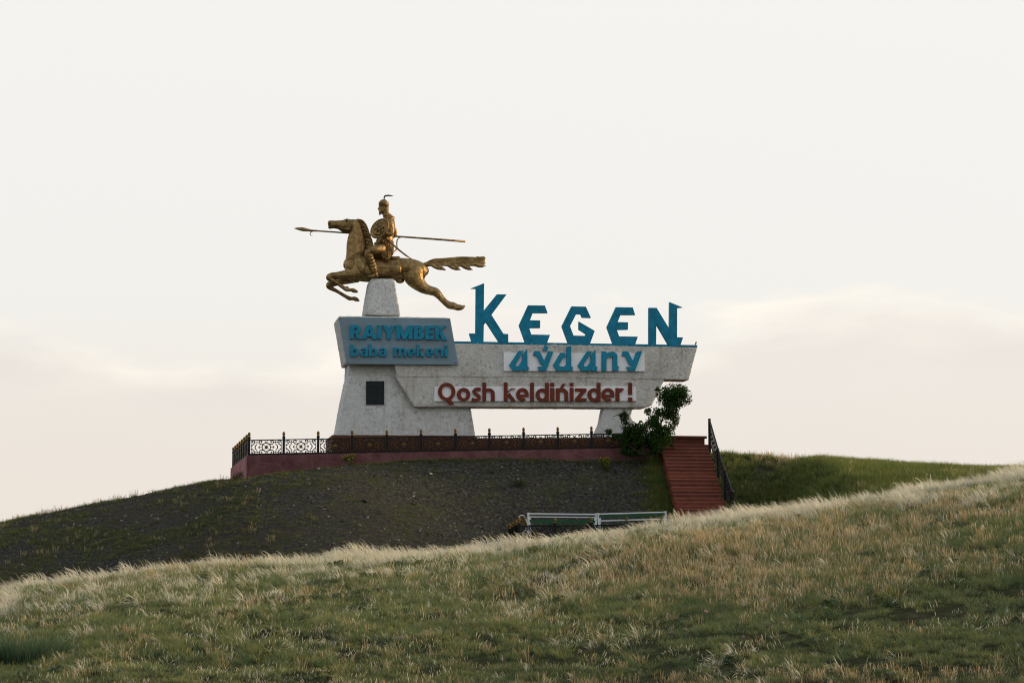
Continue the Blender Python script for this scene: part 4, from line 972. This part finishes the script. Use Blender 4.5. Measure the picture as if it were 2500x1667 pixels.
def protos_of(name, k, mat, **kw):
    out = []
    for i in range(k):
        v, f, c = blades(g_, **kw); out.append(proto(name, colored_mesh(name, v, f, c, mat)))
    return out
short = protos_of('short_grass_tuft', 6, 'grass', n=80, spread=.19, h=(.05, .21), lean=(.2, 1.1), droop=(0, .4), width=(.004, .010), cb=GREEN, ct=GTIP, rows=4)
def plume_protos(name, k, **kw):
    return [proto(name, colored_mesh(name, *plumes(g_, **kw), 'feather')) for _ in range(k)]
feath = plume_protos('feather_grass_tuft', 9, n=13, spread=.11, ln=(.18, .46), th0=(-20, 32), th1=(50, 150), width=(.0035, .007), cb=STRAW, ct=PALE)
feath2 = plume_protos('feather_grass_tuft', 7, n=10, spread=.16, ln=(.16, .38), th0=(-25, 35), th1=(25, 110), width=(.0035, .007), cb=STRAW, ct=PALE, fan=.8)
dry = protos_of('dry_grass_tuft', 6, 'feather', n=20, spread=.16, h=(.14, .34), lean=(.05, .45), droop=(0, .2), width=(.004, .008), cb=STRAW, ct=GOLD, wind=(.10, 0), rows=5, seed_head=1.5)
tall = protos_of('tall_grass_tuft', 5, 'grass', n=45, spread=.22, h=(.12, .36), lean=(.1, .7), droop=(0, .4), width=(.006, .012), cb=[(.045, .075, .022), (.060, .085, .028)], ct=[(.13, .19, .055), (.21, .24, .08), (.36, .32, .14), (.10, .16, .05)], rows=4)
weed = protos_of('hill_grass_tuft', 5, 'grass', n=30, spread=.17, h=(.04, .17), lean=(.1, .9), droop=(0, .3), width=(.007, .013), cb=[(.042, .050, .024)], ct=[(.13, .15, .06), (.26, .23, .12), (.11, .14, .08), (.15, .17, .065)], rows=3)

def band(x, y): return sstep(1350, 1750, px_of(x, y)) * sstep(36.8, 37.8, y + .8 * fbm2(x, y, .5, 3, 6.1)) * (1 - sstep(39.2, 40.4, y + .8 * fbm2(x, y, .5, 3, 3.1)))
def px_of(x, y): return CX + F * x / y
def D_short(x, y): return (1 - .35 * band(x, y)) * np.clip(.62 + 1.0 * fbm2(x, y, .45, 4, 2.2) + .9 * fbm2(x, y, 1.9, 2, 12.2), .04, 1)
P = np.concatenate([place(46000, 22, 68.5, D_short), place(14000, 22, 46, D_short)]); s, r, i_ = rnd(P, .5, 1.45, len(short)); s *= np.clip(P[:, 1] / 56, .55, 1); scatter('short_grass', 'short grey green grass covering the foreground slope', 'grass', short, P, s, r, i_)
def D_fe(x, y):
    p = px_of(x, y)
    d = np.exp(np.clip(fbm2(x, y, .8, 4, 7.7) * 6.0 - 2.3, -6, 0)) * (.24 + .62 * sstep(42, 54, y)) * (1 - .9 * band(x, y))
    side = .45 + .55 * sstep(300, 1300, p)
    crest = sstep(52.5 - 2.5 * sstep(1500, 2300, p), 60, y + 3 * fbm2(x, y, .3, 3, 1.3)) * np.clip(.75 + 1.5 * fbm2(x, y, .45, 4, 3.3), .1, 1) * side
    gold_r = sstep(1250, 1900, p) * sstep(36, 44, y) * (1 - sstep(54, 57, y))
    return np.clip(d * (1 - .5 * gold_r) + crest, 0, 1)
P = place(36000, 22, 64.2, D_fe); s, r, i_ = rnd(P, .45, 1.3, 9, .12, spin=.9); s *= np.clip(P[:, 1] / 58, .5, 1) * np.clip(.85 + 1.0 * fbm2(P[:, 0], P[:, 1], .9, 3, 4.2), .5, 1.5); r[:, 2] += math.pi; scatter('feather_grass', 'pale feather grass tufts arching over the foreground slope and its crest', 'grass', feath, P, s, r, i_)
P = place(20000, 24, 64.2, lambda x, y: D_fe(x, y)); s, r, i_ = rnd(P, .5, 1.1, 7, .12, spin=1.2); s *= np.clip(P[:, 1] / 58, .5, 1) * np.clip(.85 + 1.0 * fbm2(P[:, 0], P[:, 1], .9, 3, 4.2), .5, 1.5); scatter('feather_grass', 'pale feather grass tufts bending right among the others', 'grass', feath2, P, s, r, i_)
def D_dry(x, y):
    p = px_of(x, y); right = sstep(1150, 1750, p); gold = right * sstep(39.5, 41.5, y + fbm2(x, y, .4, 3, .4)) * (1 - .9 * sstep(50, 56, y))
    low = right * (1 - sstep(36, 38, y)) * np.clip(2.5 * fbm2(x, y, .5, 4, 5.7), 0, .8)
    n = np.clip(.25 + 2.6 * fbm2(x, y * .6, .4, 4, 9.1), 0, 1)
    return np.clip(gold * (.30 + .70 * n) + low + .16 * n * (1 - .8 * sstep(55, 58, y)), 0, 1) * (1 - .95 * band(x, y))
P = place(17000, 22, 64, D_dry); s, r, i_ = rnd(P, .6, 1.2, 6, .12); s *= np.clip(P[:, 1] / 52, .6, 1); scatter('dry_grass', 'golden dry grass stems in patches on the right of the slope', 'grass', dry, P, s, r, i_)
fleck = plume_protos('seed_head_tuft', 6, n=7, spread=.26, ln=(.10, .24), th0=(-35, 35), th1=(0, 100), width=(.006, .011), cb=[(.20, .20, .09)], ct=[(.72, .66, .48), (.62, .52, .33), (.70, .68, .55)], rows=5, fan=3.0)
P = place(11500, 22, 64, lambda x, y: np.clip(.40 + 1.5 * fbm2(x, y, .6, 4, 10.3), .03, 1) * (1 - .7 * band(x, y))); s, r, i_ = rnd(P, .6, 1.2, 6, .2); s *= np.clip(P[:, 1] / 52, .6, 1); scatter('seed_head_grass', 'short pale seed heads flecked through the foreground grass', 'grass', fleck, P, s, r, i_)
herb = []
for k in range(4):
    vs, fs, cs = leaf_cloud(g_, [((0, 0, .05), (.15, .15, .06)), ((.06, .03, .08), (.09, .09, .05))], 130, .045, [(.09, .125, .055), (.13, .155, .085), (.17, .185, .13), (.08, .10, .05)]); herb.append(proto('low_herb', colored_mesh('low_herb', vs, fs, cs, 'grass')))
P = place(1700, 22, 64, lambda x, y: np.clip(.3 + 2.4 * fbm2(x, y, .5, 4, 13.7), 0, 1)); s, r, i_ = rnd(P, .6, 1.7, 4, .1); scatter('low_herbs', 'low grey green herbs growing among the foreground grass', 'herbs', herb, P, s, r, i_)
# behind the crest: the dark hill
def D_hill(x, y):
    p = px_of(x, y); leftw = 1 - sstep(150, 1050, p); low = 1 - sstep(76, 90, y)
    n = np.clip(.35 + 1.6 * fbm2(x, y, .5, 4, 4.4), 0, 1); right = sstep(1740, 1790, p)
    free = 1 - (sstep(1215, 1235, p) * (1 - sstep(1640, 1660, p)) * sstep(84, 85, y) * (1 - sstep(88.6, 89, y)))
    return np.clip((.22 + .40 * leftw + .55 * low * (.6 + .4 * leftw)) * n, 0, 1) * (1 - right) * free
def front_of_wall(P): return P[(np.array([(MWI @ Vector(p_)).y for p_ in P]) < -.12) | (P[:, 0] < A.x * .985)]
def off_stairs(P):
    q_ = np.array([tuple(MWI @ Vector(p_)) for p_ in P]); t = np.clip(-q_[:, 1] / RUN, 0, 1.3)
    return P[~((q_[:, 0] > lt.x + (lb.x - lt.x) * t - .08) & (q_[:, 0] < rt.x + (rb_.x - rt.x) * t + .15) & (q_[:, 1] > -RUN - .6))]
P = off_stairs(front_of_wall(place(85000, 66, 100, D_hill))); s, r, i_ = rnd(P, .5, 1.3, 5); scatter('hill_grass', 'sparse low grass on the dark gravel hill', 'grass', weed, P, s, r, i_)
P = off_stairs(front_of_wall(place(2600, 68, 99, lambda x, y: np.clip(D_hill(x, y) * (1 - sstep(500, 1000, px_of(x, y))) * .8, 0, 1)))); s, r, i_ = rnd(P, .55, 1.0, 5); scatter('dry_grass', 'small straw coloured tufts on the left of the dark hill', 'grass', dry, P, s, r, i_)
P = off_stairs(front_of_wall(place(1500, 67, 98, lambda x, y: np.clip(D_hill(x, y) * .9, 0, 1)))); s, r, i_ = rnd(P, .35, .8, 5); scatter('hill_grass', 'scattered fuller green tufts on the dark hill', 'grass', tall, P, s, r, i_)
# green slope right of the steps, and the strip left of them
def D_right(x, y): p = px_of(x, y); return sstep(1728, 1732, p) * np.clip(.62 + 1.3 * fbm2(x, y, .7, 4, 6.6), .06, 1)
P = off_stairs(place(34000, 68, 99.5, D_right, x0=.26)); s, r, i_ = rnd(P, .6, 1.3, 5); scatter('tall_grass', 'dense green grass on the slope right of the red steps', 'grass', tall, P, s, r, i_)
P = off_stairs(place(700, 74, 99, lambda x, y: D_right(x, y) * .5 * np.clip(.4 + 2 * fbm2(x, y, .5, 3, 1.6), 0, 1), x0=.26)); s, r, i_ = rnd(P, .7, 1.25, 5, .1, spin=.9); scatter('feather_grass', 'pale feather tufts among the green grass right of the steps', 'grass', feath, P, s, r, i_)
P = off_stairs(place(2600, 70, 97, lambda x, y: D_right(x, y) * np.clip(.2 + 2 * fbm2(x, y, .4, 3, 4.9), 0, 1), x0=.26)); s, r, i_ = rnd(P, .6, 1.2, 6, .12); scatter('dry_grass', 'straw coloured stems among the green grass right of the steps', 'grass', dry, P, s, r, i_)
P = place(900, 94.5, 97, lambda x, y: sstep(1790, 1900, px_of(x, y)) * np.clip(.25 + 2 * fbm2(x, y, .5, 3, .9), 0, 1), x0=.26); s, r, i_ = rnd(P, .7, 1.7, 6, .15); scatter('dry_grass', 'thin stems standing along the skyline on the right', 'grass', dry, P, s, r, i_)
q_ = []
for k in range(900):
    t = random.random(); w = -RUN * t * 1.05; u = lt.x + (lb.x - lt.x) * t - .08 - abs(random.gauss(0, .45)) * (.5 + t); v = MW @ Vector((u, w, 0)); q_.append((v.x, v.y))
q_ = np.array(q_); P = np.column_stack([q_, HZ(q_[:, 0], q_[:, 1])]); s, r, i_ = rnd(P, .5, 1.1, 5); scatter('tall_grass', 'strip of green grass along the left edge of the red steps', 'grass', tall, P, s, r, i_)
# weeds at the foot of the wall and along the skyline on the left
q_ = []
for k in range(420):
    u = random.uniform(A.x, Bp.x - 1.2); v = MW @ Vector((u, -.1 - abs(random.gauss(0, .18)), 0)); q_.append((v.x, v.y))
q_ = np.array(q_); P = np.column_stack([q_, HZ(q_[:, 0], q_[:, 1])]); s, r, i_ = rnd(P, .4, 1.2, 5); scatter('wall_weeds', 'thin weeds at the foot of the pink wall', 'weeds', weed, P, s, r, i_)
P = place(1500, 95, 101, lambda x, y: (1 - sstep(120, 420, px_of(x, y))) * .8); s, r, i_ = rnd(P, .5, 1.15, 5); scatter('dry_grass', 'dry grass standing along the skyline at the far left', 'grass', dry, P, s, r, i_)
# stones
def stone(rng, flat):
    bm = bmesh.new(); bmesh.ops.create_icosphere(bm, subdivisions=1, radius=.5)
    for v in bm.verts: v.co = Vector((v.co.x * rng.uniform(.8, 1.25), v.co.y * rng.uniform(.7, 1.1), v.co.z * flat)) * rng.uniform(.8, 1.15)
    me = bpy.data.meshes.new('stone'); bm.to_mesh(me); bm.free(); me.materials.append(M['stone']); return proto('stone', me)
stones = [stone(g_, f_) for f_ in (.5, .6, .4, .7, .5)]
P = off_stairs(front_of_wall(place(46000, 66, 100, lambda x, y: (1 - .85 * sstep(1740, 1790, px_of(x, y))) * np.clip(.6 + fbm2(x, y, .4, 3, 8.8), .1, 1))))
n = len(P); s = np.exp(g_.normal(-2.85, .5, n)).clip(.02, .22); s[g_.random(n) < .012] *= 1.8; s[g_.random(n) < .0025] *= 2.6
scatter('loose_stones', 'dark gravel and scattered pale stones on the hill', 'stones', stones, P, s, np.column_stack([g_.normal(0, .3, n), g_.normal(0, .3, n), g_.uniform(-3, 3, n)]), g_.integers(0, 5, n))
# tiny pink flowers in the foreground
fv, ff, fc = [], [], []
for k in range(7):
    a = g_.uniform(0, 6.28); p_ = np.array([.05 * math.cos(a) * g_.random(), .05 * math.sin(a) * g_.random(), g_.uniform(.12, .2)])
    for j in range(5):
        b = j * 1.257; d = np.array([math.cos(b), math.sin(b), .3]) * .022; e = np.array([-math.sin(b), math.cos(b), .1]) * .012; m0 = len(fv)
        fv += [p_, p_ + d * .6 + e, p_ + d, p_ + d * .6 - e]; ff.append((m0, m0 + 1, m0 + 2, m0 + 3)); fc += [(.66, .46, .43)] * 4
flo = [proto('flower_cluster', colored_mesh('flower_cluster', fv, ff, fc, 'feather'))]
P = place(300, 27, 61, lambda x, y: np.clip(fbm2(x, y, .3, 3, 2.9) * 3, 0, 1)); s, r, i_ = rnd(P, .6, .95, 1); scatter('pink_flowers', 'tiny pale pink flowers dotted through the foreground grass', 'flowers', flo, P, s, r, i_)

# shrubs and the small tree
def leafy_part(name, data, mat, parent):
    b = np.array(root_base(parent)); vs, fs, cs = data
    return link(name, colored_mesh(name, [np.array(v) - b for v in vs], fs, cs, mat), parent)
wt_ = -.75
tb = L(1578, 1118, wt_); tb.z -= .05
tree = thing('small_tree', 'dark green leafy small tree leaning right between the fence and the red steps', 'tree', tuple(tb))
def bl(x, y, rx, ry, d=0.0, rd=None): v = L(x, y, wt_ + d); k = 1 / 56.0; return (tuple(v), (rx * k, (rd or (rx + ry) / 2) * k, ry * k))
blobs = [bl(1650, 955, 36, 20, 0, 30), bl(1630, 970, 30, 26, .1, 28), bl(1668, 968, 22, 24, -.1, 22), bl(1640, 990, 26, 22), bl(1615, 1008, 24, 18), bl(1607, 950, 8, 6), bl(1640, 1015, 20, 18), bl(1598, 1028, 22, 18), bl(1646, 1030, 9, 12), bl(1582, 1003, 9, 10), bl(1624, 1040, 26, 22),
         bl(1578, 1050, 34, 26), bl(1540, 1045, 22, 20), bl(1524, 1020, 12, 18), bl(1620, 1068, 30, 24), bl(1585, 1080, 44, 26), bl(1545, 1080, 32, 24), bl(1575, 1098, 36, 18), bl(1530, 1072, 22, 22), bl(1532, 1100, 20, 13), bl(1560, 1062, 28, 22), bl(1600, 1075, 34, 24), bl(1560, 1102, 40, 16), bl(1605, 1098, 24, 16), bl(1486, 1053, 10, 7), bl(1505, 1066, 12, 8), bl(1640, 1085, 11, 12)]
leafy_part('crown', leaf_cloud(g_, blobs, 26000, .088, [(.022, .050, .012), (.030, .064, .015), (.016, .038, .010), (.046, .086, .021)]), 'leaf', tree)
m_ = MB()
for path in ([(1590, 1120), (1600, 1080), (1612, 1040), (1625, 1000), (1645, 965), (1655, 945)], [(1605, 1060), (1585, 1030), (1580, 1003)], [(1580, 1118), (1560, 1080), (1540, 1050), (1525, 1015), (1508, 1008)], [(1525, 1020), (1510, 1012), (1495, 1017)], [(1525, 1015), (1522, 1000)], [(1620, 1010), (1640, 1000), (1675, 970)], [(1570, 1110), (1530, 1085), (1490, 1058), (1480, 1050)], [(1600, 1090), (1625, 1070), (1645, 1040)], [(1528, 1040), (1518, 1045), (1512, 1038)]):
    n = len(path); m_.tube([L(x, y, wt_ + random.uniform(-.1, .1)) for x, y in path], [.045 * (1 - .8 * i / (n - 1)) for i in range(n)], 6)
m_.build('trunk', 'bark', tree)
def shrub(name, label, cat, x, y, w, blobs_, n, size, cols, flowers=0, group=None):
    v = L(x, y, w); wp = MW @ v; v.z = float(HZ(np.array([wp.x]), np.array([wp.y]))[0])
    o = thing(name, label, cat, tuple(v), group); k = 1 / 56.0; bs_ = []
    for dx, dy, rx, ry in blobs_: bs_.append(((v.x + dx * k, v.y, v.z + dy * k), (rx * k, (rx + ry) / 2 * k, ry * k)))
    leafy_part('foliage', leaf_cloud(g_, bs_, n, size, cols), 'leaf', o)
    m__ = MB()
    for b in bs_: m__.tube([v + Vector((0, 0, -.05)), Vector(b[0])], [.015, .006], 5)
    m__.build('stem', 'bark', o)
    if flowers:
        fb = [((c[0], c[1], c[2] + r_[2] * .6), (r_[0] * 1.05, r_[1], r_[2] * .75)) for c, r_ in bs_]
        leafy_part('flowers', leaf_cloud(g_, fb, flowers, .05, [(.42, .33, .02), (.5, .42, .04)]), 'leaf', o)
    return o
YG = [(.05, .08, .015), (.08, .11, .02), (.035, .06, .015)]
shrub('flowering_shrub', 'small yellow flowering shrub against the left part of the pink wall', 'shrub', 850, 1163, -.55, [(0, 12, 13, 10), (-8, 19, 8, 7), (8, 22, 9, 8), (2, 6, 9, 6)], 520, .06, YG, 130, 'yellow flowering shrubs by the wall')
shrub('flowering_shrub', 'small yellow flowering shrub beside the dark leafy tree', 'shrub', 1475, 1141, -.75, [(0, 14, 14, 12), (-7, 24, 8, 8), (7, 25, 9, 9), (2, 8, 11, 8)], 620, .06, YG, 190, 'yellow flowering shrubs by the wall')
DG = [(.03, .045, .02), (.05, .065, .03), (.06, .06, .03)]
shrub('weed_clump', 'dull green weed clump at the left corner of the pink wall', 'weeds', 582, 1167, -.1, [(0, 8, 14, 9), (6, 14, 8, 8), (-6, 4, 9, 6)], 420, .05, DG)
shrub('weed_clump', 'olive weed clump against the pink wall left of the yellow shrub', 'weeds', 727, 1152, -.25, [(0, 8, 12, 9), (4, 16, 7, 8)], 260, .05, [(.07, .06, .02), (.05, .05, .02)])
shrub('weed_clump', 'low dark bush on the bare slope below the middle of the wall', 'weeds', 1265, 1162, -1.9, [(0, 8, 24, 10), (10, 12, 14, 9)], 420, .05, [(.022, .03, .014), (.035, .042, .02)])
# tall lush grass clump in the bottom left corner
cl_ = at_y(52, 1600, 41.5); cz = float(HZ(np.array([cl_.x]), np.array([cl_.y]))[0])
v, f, c = blades(g_, 2600, .95, (.25, .72), (.1, .6), (0, .35), (.006, .012), [(.02, .045, .022), (.03, .055, .03)], [(.07, .125, .065), (.10, .155, .085), (.14, .175, .10)], rows=5)
gc = bpy.data.objects.new('grass_clump', colored_mesh('grass_clump', v, f, c, 'leaf')); COL.objects.link(gc); gc.location = (cl_.x, cl_.y, cz)
tag(gc, 'tall deep green grass clump in the bottom left corner of the slope', 'grass clump')
